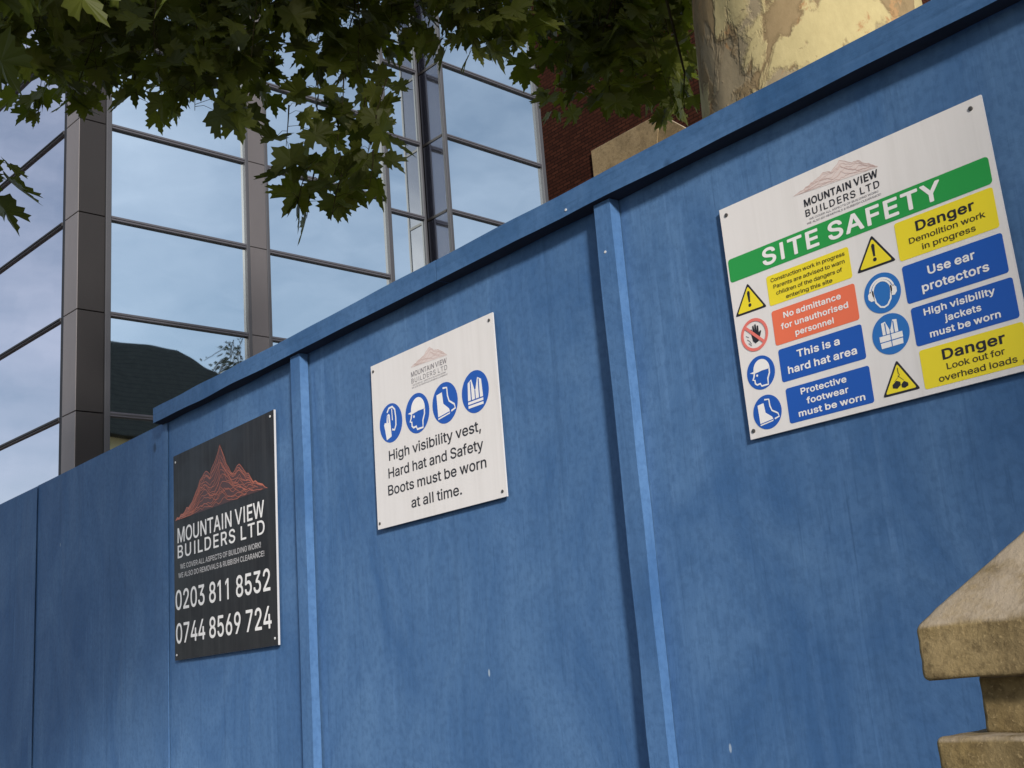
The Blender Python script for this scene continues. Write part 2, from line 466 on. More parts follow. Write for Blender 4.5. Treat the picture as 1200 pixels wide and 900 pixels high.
# ------------------------------------------------------------------ the setting: ground
def struct(name, mb, mat, **kw):
    return tag(mb.build(name, mat, **kw), kind='structure')
struct('ground', MB().face([(-900, -900, -0.13), (900, -900, -0.13), (900, 900, -0.13), (-900, 900, -0.13)]), MAT['earth'])
struct('pavement', MB().box((-60, -3.6, -0.12), (60, -0.02, 0.0)), MAT['paving'])
struct('kerb', MB().box((-60, -3.76, -0.12), (60, -3.602, 0.012)), MAT['kerb'], bevel=0.012)
struct('road', MB().face([(-60, -11, -0.126), (60, -11, -0.126), (60, -3.762, -0.126), (-60, -3.762, -0.126)]), MAT['asphalt'])
struct('building_plot', MB().box((-60, 0.10, -0.12), (60, 40, -0.01)), MAT['earth'])

# ------------------------------------------------------------------ blue timber hoarding
TOP = 2.432
hoarding = thing('site_hoarding', (-2.3, 0, 0), 'long blue painted plywood hoarding with battens and a top rail running along the pavement', 'hoarding')
JOINTS = [-18.2, -16.98, -15.76, -14.54, -13.32, -12.1, -10.88, -9.66, -8.45, -7.35, -6.13, -4.915, -3.683, -2.735, -1.512, -0.19, 1.03, 2.25]
rnd = random.Random(5)
for i in range(len(JOINTS) - 1):
    x0, x1 = JOINTS[i] + 0.002, JOINTS[i + 1] - 0.002
    dy = ([0.002] * 8 + [0.004, 0.0, 0.006, 0.004, 0.0, 0.001, 0.0, 0.001, 0.0])[i]
    top_z = TOP + .005 if i < 12 else TOP
    nx, nz = 16, 20
    vs, fs = [], []
    for a in range(nx + 1):
        for c in range(nz + 1):
            x = x0 + (x1 - x0) * a / nx; z = 0.02 + (top_z - 0.02) * c / nz
            b = 0.004 * noise.noise(Vector((x * 1.3, 3.7, z * 0.9)))
            vs.append((x, dy + max(-.003, b), z))
    for a in range(nx):
        for c in range(nz):
            k = a * (nz + 1) + c
            fs.append((k, k + nz + 1, k + nz + 2, k + 1))
    m = MB(); m.grid(vs, fs)
    # back sheet and edges give the ply its 18 mm
    nb = len(vs)
    m.grid([(x0, 0.026, 0.02), (x1, 0.026, 0.02), (x1, 0.026, top_z), (x0, 0.026, top_z)], [(0, 1, 2, 3)])
    m.face([vs[k] for k in range(nz, (nx + 1) * (nz + 1), nz + 1)] + [(x1, 0.026, top_z), (x0, 0.026, top_z)])
    m.face([vs[k] for k in range(0, nz + 1)] + [(x0, 0.026, top_z), (x0, 0.026, 0.02)])
    m.face([vs[nx * (nz + 1) + k] for k in range(0, nz + 1)] + [(x1, 0.026, top_z), (x1, 0.026, 0.02)])
    p = m.build('plywood_panel', MAT['panel_blue'], hoarding)
    if i in (10, 11): p['label'] = 'darker blue plywood panel without a top rail'
def wavy_bar(x0, x1, y0, y1, z0, z1, axis, name, mat, amp=0.0015):
    """a sawn timber with slightly uneven edges"""
    n = 60 if axis == 'x' else 44
    vs, fs = [], []
    for i in range(n + 1):
        t = i / n
        for (a, b) in ((0, 0), (1, 0), (1, 1), (0, 1)):
            if axis == 'x':
                x = x0 + (x1 - x0) * t; y = (y0, y1)[a]; z = (z0, z1)[b]
                z += amp * noise.noise(Vector((x * 5, y * 40, z * 40))) * 2; y -= amp * noise.noise(Vector((x * 4 + 9, b * 5.0, a * 3.0))) if a == 0 else 0
            else:
                z = z0 + (z1 - z0) * t; x = (x0, x1)[a]; y = (y0, y1)[b]
                x += amp * noise.noise(Vector((x * 40, y * 40, z * 5))) * 2; y -= amp * noise.noise(Vector((a * 5.0, 2.0, z * 4 + 9))) if b == 0 else 0
            vs.append((x, y, z))
    for i in range(n):
        for k in range(4): fs.append((i * 4 + k, i * 4 + (k + 1) % 4, i * 4 + 4 + (k + 1) % 4, i * 4 + 4 + k))
    fs += [(3, 2, 1, 0), (n * 4, n * 4 + 1, n * 4 + 2, n * 4 + 3)]
    m = MB(); m.grid(vs, fs)
    return m.build(name, mat, hoarding, bevel=0.0)
for xl, xr, lean in ((-1.5335, -1.487, 0), (-2.7585, -2.709, 0), (-0.215, -0.168, 0), (1.005, 1.052, 0)):
    wavy_bar(xl, xr, -0.0285, -0.0035, 0.03, 2.4265, 'z', 'batten', MAT['batten_blue'])
MB().box((-3.668, -0.0065, 0.03), (-3.622, -0.0032, 2.4268)).build('joint_strip', MAT['panel_blue'], hoarding)
MB().box((-4.945, -0.0012, 0.03), (-4.905, 0.0012, 2.428)).build('joint_strip', MAT['panel_blue'], hoarding)
rail_r = wavy_bar(-2.05, 2.25, -0.0415, -0.0035, 2.4275, 2.479, 'x', 'top_rail', MAT['rail_blue'])
rail_l = wavy_bar(-3.655, -2.053, -0.0405, -0.0035, 2.4280, 2.480, 'x', 'top_rail', MAT['rail_blue'])
for r in (rail_r, rail_l):                                    # shade under the rail is put into the underside colour
    r.data.materials.append(MAT['rail_under_shade'])
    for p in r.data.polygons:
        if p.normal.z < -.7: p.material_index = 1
# nail and screw heads: small raised discs under paint
for (x, y, z) in [(-1.60, -0.0415, 2.440), (-1.513, -0.0285, 2.32)]:
    m = MB(); m.tube([(x, y - .0012, z), (x, y + .003, z)], [0.0028, 0.0028], 10)
    m.build('screw_head', MAT['steel_pale'], hoarding)

# ------------------------------------------------------------------ signs
# letter outlines: advance width, closed loops (thousandths)
GLYPHS_REGULAR = {
'!': (196, ['52,41 55,25 62,13 77,0 94,-4 112,-2 127,6 138,20 144,38 142,53 133,70 119,82 101,86 86,85 69,76 57,62', '63,501 67,161 127,160 132,508 63,508']),
'&': (448, ['34,130 36,106 42,87 50,69 60,52 76,35 91,23 107,14 132,2 153,-3 181,-6 211,-6 240,-2 271,6 292,16 313,28 329,42 364,0 438,0 366,86 385,115 399,151 406,183 408,224 349,224 344,179 337,153 328,134 220,265 265,300 292,325 310,350 320,377 324,395 324,413 318,440 311,455 301,470 279,491 257,503 235,510 209,514 176,512 149,506 127,495 112,484 94,464 84,444 78,423 76,390 78,371 86,348 95,329 110,306 136,275 83,233 56,203 48,191 39,170 35,151', '97,124 98,142 100,154 111,176 135,202 172,230 292,87 270,70 236,53 202,46 169,48 140,59 128,66 116,79 104,98', '137,392 138,413 148,435 166,452 185,460 211,460 234,454 242,448 253,436 261,417 262,401 260,390 256,378 248,365 226,342 183,310 166,330 150,355 142,370']),
',': (188, ['38,-119 84,-119 137,71 68,71']),
'.': (188, ['50,36 54,20 67,5 83,-3 99,-4 117,0 131,12 140,28 141,46 135,64 123,78 109,85 89,86 70,80 58,67 51,54']),
'0': (453, ['48,232 50,196 56,162 64,127 74,101 96,60 110,43 130,24 151,10 175,0 199,-5 225,-7 255,-5 277,0 295,7 316,18 331,30 350,51 373,86 384,112 392,140 402,195 405,231 405,277 398,340 393,366 383,398 370,426 358,448 345,464 315,490 290,504 266,512 235,516 198,514 164,504 141,492 121,476 98,451 82,425 70,396 60,364 52,327 48,276', '110,232 111,300 120,353 134,395 144,412 156,429 172,442 188,452 205,458 220,460 252,456 270,450 285,440 298,427 309,413 326,377 338,332 344,278 343,220 335,162 326,131 318,113 299,83 284,68 270,60 252,52 238,50 221,50 199,53 185,58 170,68 156,81 146,93 139,105 126,133 114,180']),
'1': (420, ['76,368 170,438 170,0 234,0 234,509 176,509 78,436 76,434']),
'2': (453, ['64,0 389,0 389,56 152,57 152,60 157,65 274,186 322,240 352,282 366,306 374,324 380,353 381,381 378,401 370,427 362,445 344,467 322,487 296,502 268,511 236,516 192,513 161,504 135,492 114,476 92,452 79,429 68,396 66,362 127,362 128,383 136,408 150,429 163,442 184,453 202,458 232,460 256,456 271,450 287,441 306,421 314,408 318,392 320,361 317,344 311,327 298,304 282,281 242,237 64,48']),
'3': (453, ['44,132 47,107 55,83 64,67 78,47 97,30 114,19 133,10 161,0 195,-6 221,-7 246,-6 277,0 299,8 324,21 343,34 360,51 372,68 382,86 388,103 392,130 393,151 390,176 384,197 374,217 359,239 346,252 328,266 307,276 287,284 265,288 222,290 372,460 372,508 70,508 70,452 288,452 288,448 156,299 156,248 221,247 254,242 283,229 306,210 316,197 323,181 329,153 329,136 326,116 319,100 308,85 286,66 256,54 229,50 190,52 162,60 135,78 125,89 117,102 112,115 109,132']),
'4': (453, ['40,106 281,106 282,0 343,0 343,105 413,106 413,162 343,163 343,318 282,317 281,162 108,163 110,169 310,508 246,508 40,160']),
'5': (453, ['60,124 63,105 70,84 78,67 93,47 110,30 132,15 157,4 178,-2 200,-6 224,-7 256,-4 278,2 298,10 320,22 343,41 356,57 370,77 384,109 390,142 391,171 388,199 379,231 364,260 347,283 321,306 295,320 270,329 246,333 214,333 189,328 154,314 136,302 134,302 134,305 151,452 366,452 366,508 96,508 96,507 68,253 128,246 147,260 167,268 187,274 212,277 230,276 249,273 267,266 280,259 298,243 310,227 320,209 326,186 328,162 324,131 318,111 304,89 286,71 260,56 236,50 203,51 177,58 152,74 142,84 132,98 126,113 122,130 60,130']),
'6': (453, ['64,153 66,128 72,105 78,86 96,57 115,34 133,20 156,8 174,0 202,-6 229,-7 254,-5 280,1 299,8 321,21 339,36 356,55 372,80 382,104 387,129 389,153 388,183 382,212 375,229 359,257 343,275 324,290 299,303 278,310 247,314 221,314 199,308 176,297 321,508 252,508 125,322 96,274 82,244 70,212 64,182', '125,150 126,173 130,194 138,215 148,229 161,242 177,254 195,261 211,264 237,265 254,262 276,253 289,244 301,233 314,214 323,192 326,175 328,151 324,128 318,109 308,91 291,72 278,62 261,54 239,49 219,48 198,52 176,61 160,73 146,88 134,108 128,128', '175,296 176,296']),
'7': (453, ['62,452 324,452 318,437 97,0 165,0 390,448 390,508 62,508']),
'8': (453, ['52,125 55,105 60,87 68,70 86,47 102,32 124,17 147,6 176,-2 203,-6 230,-7 263,-4 285,0 309,8 336,22 358,38 373,54 390,81 400,114 400,153 393,182 380,208 358,236 334,253 317,260 300,265 301,267 318,273 333,282 354,301 372,329 380,361 382,391 374,426 366,442 356,458 330,484 298,502 268,512 237,516 203,514 171,508 142,496 115,478 96,457 80,432 72,406 70,370 75,344 87,316 102,297 120,281 133,274 151,268 152,265 132,259 113,250 91,232 77,216 64,193 57,174 52,151', '116,131 116,152 121,172 129,188 140,202 153,213 176,226 197,232 215,235 238,235 263,230 282,224 299,213 312,202 326,184 334,164 336,147 336,126 332,108 324,93 314,80 297,66 282,59 264,53 241,50 212,50 193,52 172,58 154,67 142,76 128,92 121,106', '133,367 133,384 136,403 143,418 151,429 165,442 180,451 194,456 213,460 232,460 252,458 269,452 286,443 300,431 310,416 315,405 319,385 319,366 316,352 310,334 301,322 289,310 277,302 258,294 240,290 219,290 201,292 183,298 166,307 154,318 144,330 136,348']),
'9': (453, ['64,342 68,308 80,273 92,254 103,241 130,218 148,208 168,201 186,197 213,194 244,198 261,204 278,213 130,0 200,0 325,183 350,224 371,265 384,303 389,343 386,380 378,414 364,441 350,461 327,483 303,498 277,508 248,514 216,516 184,511 161,504 137,491 117,476 96,454 82,431 71,405 64,374', '126,341 126,362 128,382 134,400 145,419 159,435 174,446 190,454 205,458 216,460 247,458 267,452 284,442 300,428 312,413 320,394 326,372 328,356 326,329 320,307 311,289 300,274 284,260 266,250 243,244 218,244 199,246 178,255 162,266 148,280 135,302 128,323']),
'A': (480, ['16,0 86,1 135,142 344,142 394,1 463,0 276,508 201,508', '154,199 198,324 239,456 271,350 324,199']),
'B': (456, ['60,0 259,0 302,4 333,13 362,28 385,46 400,66 413,97 418,132 416,164 407,194 393,218 369,242 340,257 315,262 315,267 331,272 349,281 372,300 384,314 390,327 398,358 398,384 396,400 386,433 378,448 366,463 352,476 335,488 301,502 264,508 60,508', '124,57 125,231 250,231 278,228 299,222 316,212 334,196 343,183 349,171 354,154 356,141 354,120 350,107 342,92 322,74 296,62 264,58', '124,286 125,452 253,452 269,450 283,446 299,439 310,431 323,417 330,403 334,389 336,366 334,352 329,337 322,324 310,310 297,301 279,292 253,286']),
'C': (510, ['40,234 48,179 57,145 68,117 84,91 96,73 116,52 137,34 164,17 179,10 205,1 235,-5 265,-7 295,-6 321,-1 349,8 373,18 395,32 414,48 432,68 445,85 459,112 466,132 473,160 409,160 400,133 390,114 379,100 357,80 322,62 292,54 257,53 234,56 203,66 175,82 150,106 130,135 115,170 106,207 104,240 106,298 114,337 124,363 136,383 150,404 167,420 185,434 203,443 223,450 244,454 269,456 304,452 330,444 351,433 368,420 387,398 400,376 409,348 473,348 462,388 445,423 424,450 395,476 356,498 320,510 279,516 234,514 189,502 152,485 126,466 102,442 76,406 58,366 48,329 42,288']),
'D': (502, ['60,0 228,0 258,2 291,8 335,22 366,40 387,56 401,71 419,94 440,134 451,166 456,191 462,241 461,280 458,310 446,361 426,405 402,438 386,454 364,472 338,486 317,494 293,502 261,507 243,508 60,508', '124,57 124,451 249,450 275,446 306,436 337,416 362,391 380,360 392,325 398,286 398,232 392,187 380,150 362,120 344,100 318,80 294,70 270,62 234,58']),
'E': (419, ['60,0 375,0 375,57 124,57 125,228 356,229 355,286 125,286 124,451 372,452 372,508 60,508']),
'F': (410, ['60,0 124,0 125,221 346,221 346,278 124,279 124,451 369,452 369,508 60,508']),
'G': (520, ['40,234 48,174 57,144 67,120 79,97 94,76 110,57 128,40 149,25 174,12 220,-2 251,-6 286,-6 312,-4 338,2 377,19 401,34 429,60 451,91 467,126 474,156 478,192 478,255 283,256 283,199 414,199 414,178 408,151 396,122 381,101 361,82 336,66 308,57 280,53 247,54 223,59 190,73 176,82 158,97 136,126 118,161 108,195 104,240 106,298 112,327 118,346 136,385 152,406 169,422 190,436 212,447 232,452 253,456 279,456 305,452 325,445 347,434 362,422 382,401 394,381 408,348 474,348 468,376 450,415 428,446 397,474 362,495 318,510 276,516 232,514 191,504 161,491 125,466 98,439 77,408 62,378 48,330 42,288']),
'H': (517, ['60,0 124,0 125,232 392,232 392,0 457,0 457,508 392,508 392,289 125,289 124,508 60,508']),
'I': (250, ['93,0 157,0 157,509 93,509']),
'K': (467, ['60,0 124,0 124,167 198,244 372,0 448,0 243,288 448,508 363,508 183,313 124,242 124,508 60,508']),
'L': (393, ['60,0 361,0 361,57 124,57 124,508 60,508']),
'M': (628, ['60,0 122,0 122,313 120,435 166,300 286,0 342,0 460,301 506,436 504,350 504,0 568,0 568,508 476,508 349,179 315,72 281,178 152,508 60,508']),
'N': (523, ['60,0 125,0 125,308 121,429 198,297 386,0 464,0 463,508 399,508 399,150 402,78 352,168 137,508 60,508', '120,429 120,429']),
'O': (533, ['40,235 48,179 62,131 86,87 103,65 124,44 161,18 188,6 209,0 235,-5 265,-7 314,-2 336,3 362,13 383,24 404,40 424,58 440,76 464,114 482,161 492,217 492,278 486,329 471,378 449,419 423,452 391,479 358,498 313,512 286,515 258,516 219,511 176,498 140,477 109,450 84,417 62,378 48,329 42,287', '104,240 104,277 108,310 116,343 130,374 145,397 166,420 193,438 223,450 254,456 289,454 322,446 347,434 369,418 392,393 408,365 419,338 425,314 429,286 430,237 426,197 415,159 398,124 378,99 350,76 317,60 277,53 257,53 234,56 203,66 186,75 168,88 144,114 130,136 120,156 108,195']),
'P': (445, ['60,0 124,0 125,186 252,186 276,188 301,194 332,207 351,220 374,241 389,264 402,294 408,324 408,360 404,389 394,421 379,447 358,470 333,487 301,500 264,508 60,508', '124,243 125,452 243,452 259,450 290,442 308,432 321,420 331,406 340,384 344,362 344,340 342,320 336,300 327,283 312,266 297,256 285,250 251,243']),
'R': (449, ['60,0 124,0 124,197 240,198 247,198 248,195 352,1 428,0 314,208 351,228 366,240 380,256 390,271 399,290 405,310 408,331 410,356 407,384 395,424 386,442 372,460 357,473 340,485 324,493 303,500 259,508 60,508', '124,255 125,452 244,452 267,450 286,444 302,438 314,429 325,418 332,408 340,388 344,368 345,342 342,324 336,306 328,290 316,278 292,264 261,256 243,255']),
'S': (447, ['38,131 42,109 50,86 59,67 73,48 90,32 112,17 139,4 162,-2 197,-8 229,-9 264,-6 288,-2 313,6 334,16 354,29 375,48 386,63 400,90 406,109 408,136 408,157 404,177 398,192 382,215 358,238 318,261 278,276 196,298 153,316 137,328 124,341 117,358 115,371 116,389 121,405 128,418 141,432 156,442 174,450 194,456 216,458 241,458 261,455 285,447 302,438 317,425 326,412 334,395 338,378 401,378 397,407 388,430 374,452 358,470 335,488 316,498 273,512 239,516 215,516 181,512 159,506 139,498 118,488 100,475 84,459 70,440 61,423 55,403 52,383 54,348 64,317 84,292 105,274 123,263 153,249 259,218 288,208 311,196 331,180 342,161 346,145 346,133 340,108 332,96 322,83 311,74 293,63 265,54 228,49 193,52 160,61 147,68 132,78 119,93 111,108 104,136 39,136']),
'T': (449, ['32,452 192,451 192,0 256,0 256,451 417,452 417,508 32,508']),
'U': (517, ['60,168 62,144 69,114 79,90 92,69 103,55 132,28 154,15 178,4 215,-5 243,-8 274,-8 302,-5 327,0 352,10 374,21 398,38 419,60 438,90 450,121 456,149 457,508 392,508 392,168 390,147 381,121 372,105 360,91 346,78 330,68 298,56 275,52 251,52 212,58 181,72 166,82 153,95 142,111 134,126 128,144 124,167 124,508 60,508']),
'V': (480, ['16,508 204,0 278,0 463,508 394,507 284,192 241,54 196,195 85,507']),
'W': (686, ['16,508 155,0 231,1 321,334 343,435 364,334 455,1 530,0 669,508 603,508 518,176 493,64 466,182 380,508 306,508 222,191 193,62 170,168 82,508']),
'Y': (472, ['16,508 204,208 204,0 268,0 268,208 455,508 380,508 276,337 250,291 237,263 202,328 92,508']),
'a': (389, ['30,98 38,64 44,50 56,33 67,22 82,12 111,-2 150,-8 182,-8 209,-2 232,9 247,20 263,37 273,52 276,52 277,0 336,0 336,271 328,307 320,324 308,341 292,356 262,372 237,380 201,384 164,382 133,376 105,364 78,346 56,322 41,291 100,274 110,291 122,306 149,322 166,328 182,330 219,329 245,320 262,304 269,292 274,278 276,264 275,248 267,236 253,230 128,212 99,203 73,190 50,171 40,156 32,131', '92,98 94,121 100,135 110,146 127,156 164,166 251,180 266,184 276,189 276,132 269,104 254,80 237,64 220,54 202,48 180,46 155,46 130,52 115,60 102,71 96,83']),
'b': (424, ['52,0 112,0 112,58 118,58 138,31 153,16 171,4 190,-4 211,-8 242,-8 263,-5 294,5 313,16 331,30 346,46 359,64 377,102 388,149 390,172 389,219 382,257 375,281 364,304 352,323 332,346 313,360 290,373 262,382 235,384 196,382 177,376 152,360 136,345 119,320 114,319 113,508 52,508', '112,185 114,213 118,239 124,262 132,279 143,295 155,308 174,320 188,326 209,330 231,330 251,326 267,320 285,308 298,294 308,278 319,253 325,229 328,202 326,160 320,127 308,99 294,80 275,62 252,51 230,47 196,49 171,58 156,70 136,93 124,116 116,150']),
'c': (396, ['34,183 39,135 50,97 70,62 82,46 99,29 116,16 136,6 171,-5 194,-8 220,-8 260,-1 283,8 299,16 316,28 332,44 350,71 363,102 304,117 292,90 276,70 252,55 229,48 216,46 189,48 166,54 152,61 130,80 119,95 108,117 100,144 96,174 96,201 100,232 108,258 123,287 145,310 166,322 196,330 233,328 249,322 265,314 275,306 290,291 298,275 303,262 362,278 348,309 332,333 309,354 283,368 256,378 223,384 192,384 159,378 135,370 107,354 86,335 68,312 52,283 42,256 36,218']),
'd': (424, ['34,184 36,153 42,122 50,96 59,75 72,54 86,37 102,22 120,10 151,-2 173,-7 207,-8 227,-6 249,2 269,14 288,32 306,57 312,58 313,0 372,0 372,508 310,508 310,319 306,319 290,343 273,360 253,373 235,380 211,384 181,384 152,379 130,371 111,360 87,340 73,324 60,303 47,274 39,244 35,215', '96,175 98,220 108,261 117,280 128,296 143,310 156,319 174,326 193,330 216,330 237,326 251,320 269,308 280,297 293,278 303,254 310,221 312,175 308,148 302,122 290,94 273,74 252,58 226,48 194,47 167,53 146,64 126,85 111,110 102,139']),
'e': (404, ['34,182 36,149 42,119 55,86 69,62 82,45 107,23 132,8 160,-2 187,-7 225,-8 258,-4 288,6 315,22 338,43 354,64 365,90 306,106 300,92 291,79 279,66 267,58 255,53 234,48 219,46 194,47 165,54 139,70 119,91 106,117 99,141 96,170 371,170 371,209 367,246 360,276 346,305 329,331 308,351 282,368 254,378 213,384 168,381 136,371 116,360 98,346 73,320 60,300 50,279 42,255 37,229', '96,221 99,241 106,262 116,282 126,296 141,310 159,321 181,328 196,330 215,330 236,326 256,318 272,306 288,288 296,272 304,252 309,222']),
'f': (254, ['6,327 80,327 80,0 141,0 142,327 228,327 228,380 142,380 143,436 146,448 152,457 161,466 169,470 184,474 201,474 227,468 242,521 214,528 175,530 141,522 125,514 113,505 95,485 84,461 80,437 80,380 7,380']),
'g': (425, ['34,187 40,135 48,105 60,81 72,62 89,44 112,27 131,17 154,10 183,5 214,6 236,10 254,16 276,30 288,42 306,68 312,68 312,-9 310,-29 300,-55 290,-68 282,-76 259,-88 238,-94 208,-98 176,-95 153,-88 135,-78 118,-62 101,-40 50,-69 61,-87 79,-107 104,-126 136,-140 175,-149 219,-150 261,-145 291,-136 318,-122 340,-103 355,-83 363,-66 370,-44 372,-25 372,380 313,379 313,319 307,320 288,346 270,363 248,376 229,382 204,384 172,383 142,376 120,366 97,349 80,332 66,314 54,293 46,270 39,245 35,217', '96,178 96,206 99,229 110,266 119,283 129,297 145,312 162,322 180,328 203,330 224,328 245,323 264,312 278,299 290,284 298,269 308,241 312,210 312,175 308,146 300,121 288,98 273,82 251,68 226,60 192,60 166,65 144,76 124,96 110,119 101,146']),
'h': (410, ['52,0 114,0 114,229 117,259 128,287 147,308 172,322 201,329 230,328 255,318 274,303 288,282 293,266 296,243 296,0 357,0 357,254 353,286 344,314 327,342 302,364 272,378 234,384 197,382 178,376 160,368 136,348 126,335 114,315 113,508 52,508']),
'i': (167, ['52,0 114,0 113,380 52,379', '42,478 46,463 59,450 72,444 90,443 104,448 120,461 126,474 126,490 120,506 108,517 93,523 77,524 63,519 48,506 42,492']),
'j': (167, ['-10,-142 30,-141 51,-136 69,-127 80,-118 94,-103 102,-89 110,-69 114,-44 113,380 52,379 52,-42 47,-61 42,-71 34,-78 14,-86 -10,-87', '41,479 46,463 57,452 70,444 89,443 106,448 118,459 124,472 126,487 121,503 110,515 97,522 77,524 60,518 49,507 42,493']),
'k': (381, ['52,0 114,0 114,140 154,178 294,0 372,0 201,216 360,379 285,380 120,212 114,212 113,508 52,508']),
'l': (186, ['62,0 124,0 124,509 62,509']),
'm': (610, ['52,0 114,0 114,240 118,270 128,294 148,314 176,328 205,330 230,326 247,316 264,297 273,275 274,0 335,0 336,257 338,272 342,285 350,299 369,316 393,328 425,330 451,325 472,314 486,297 494,275 496,264 496,0 557,0 556,270 550,305 544,321 534,339 511,363 484,378 453,386 416,385 382,376 352,358 332,338 317,310 313,323 303,342 294,354 275,371 247,383 229,386 210,386 179,379 151,364 128,340 113,312 112,379 53,380']),
'n': (410, ['52,0 114,0 114,229 117,259 128,287 147,308 172,322 201,329 230,328 255,318 274,303 288,282 293,266 296,243 296,0 357,0 357,254 355,274 348,302 338,326 322,348 304,363 280,376 254,382 222,384 189,380 169,372 145,357 130,341 112,312 112,379 52,379']),
'o': (415, ['34,183 39,135 50,97 70,62 95,32 126,11 160,-2 194,-8 231,-7 268,2 298,16 321,34 346,61 364,94 376,131 381,176 380,215 373,255 362,287 341,321 319,345 288,366 256,378 223,384 186,384 159,378 125,365 98,346 74,321 58,295 44,259 37,230', '96,174 96,201 99,224 103,242 112,266 130,296 145,310 166,322 185,328 206,330 227,328 249,322 265,314 284,297 296,281 304,266 312,244 318,208 319,174 315,144 305,112 292,89 275,70 251,54 226,48 193,47 166,54 145,66 124,88 110,112 100,144']),
'p': (424, ['52,-142 114,-142 114,58 118,58 134,35 150,19 178,1 211,-8 252,-7 284,1 304,10 322,22 348,49 370,84 382,120 390,164 390,213 382,257 370,291 348,328 322,354 293,372 274,378 244,384 213,384 186,379 171,372 152,360 138,346 119,320 112,319 112,379 52,379', '112,185 114,213 118,239 124,262 132,279 143,295 155,308 174,320 188,326 209,330 231,330 251,326 267,320 285,308 298,294 308,278 319,253 325,229 328,202 326,160 320,127 308,99 294,80 275,62 252,51 230,47 196,49 171,58 156,70 136,93 124,116 116,150']),
'r': (259, ['52,0 114,0 114,239 116,260 122,276 129,289 141,302 152,310 170,320 197,326 220,326 243,322 243,384 197,384 168,376 150,366 134,352 122,336 115,321 112,321 111,380 52,379']),
's': (365, ['36,93 40,78 48,57 56,44 71,28 85,17 104,6 135,-4 168,-8 203,-8 229,-4 267,10 283,19 297,30 310,44 319,57 327,76 330,93 331,116 328,131 323,147 313,164 293,183 264,198 235,208 163,225 137,234 127,240 117,250 111,261 108,274 112,294 117,304 126,313 149,326 179,332 212,330 236,321 256,302 268,278 323,290 314,316 296,342 272,363 254,372 235,379 196,384 171,384 148,381 115,370 99,362 81,349 60,324 54,311 48,291 47,264 53,237 66,214 82,200 102,186 123,178 231,150 246,142 258,132 266,116 268,99 262,81 253,70 239,58 217,50 192,46 166,46 143,51 119,64 104,82 94,106']),
't': (227, ['6,327 65,327 65,83 68,61 80,35 93,20 106,10 134,0 158,-4 180,-4 213,2 202,53 163,50 147,54 139,58 132,68 126,91 126,327 204,327 204,379 126,380 126,471 65,471 65,380 7,380']),
'u': (410, ['52,131 54,107 59,85 72,52 82,38 96,24 124,6 147,-2 172,-5 203,-4 232,4 257,16 272,29 285,45 298,68 298,0 357,0 357,379 296,379 296,144 293,122 287,104 273,81 254,64 226,53 199,50 172,54 149,64 132,81 122,98 118,111 114,143 114,379 53,380']),
'v': (389, ['18,379 162,1 226,0 372,379 304,379 221,147 195,58 173,134 84,379']),
'w': (567, ['22,379 138,0 199,0 256,201 284,308 318,172 368,1 430,0 544,380 480,378 429,198 397,68 372,177 317,378 252,380 198,183 170,67 144,174 88,378']),
'y': (389, ['18,379 162,-1 144,-52 136,-68 127,-78 113,-86 101,-90 87,-90 62,-86 61,-87 48,-138 58,-142 80,-145 117,-143 140,-136 166,-118 183,-99 199,-71 372,379 305,379 221,147 195,59 170,144 84,379']),
' ': (188, [])}
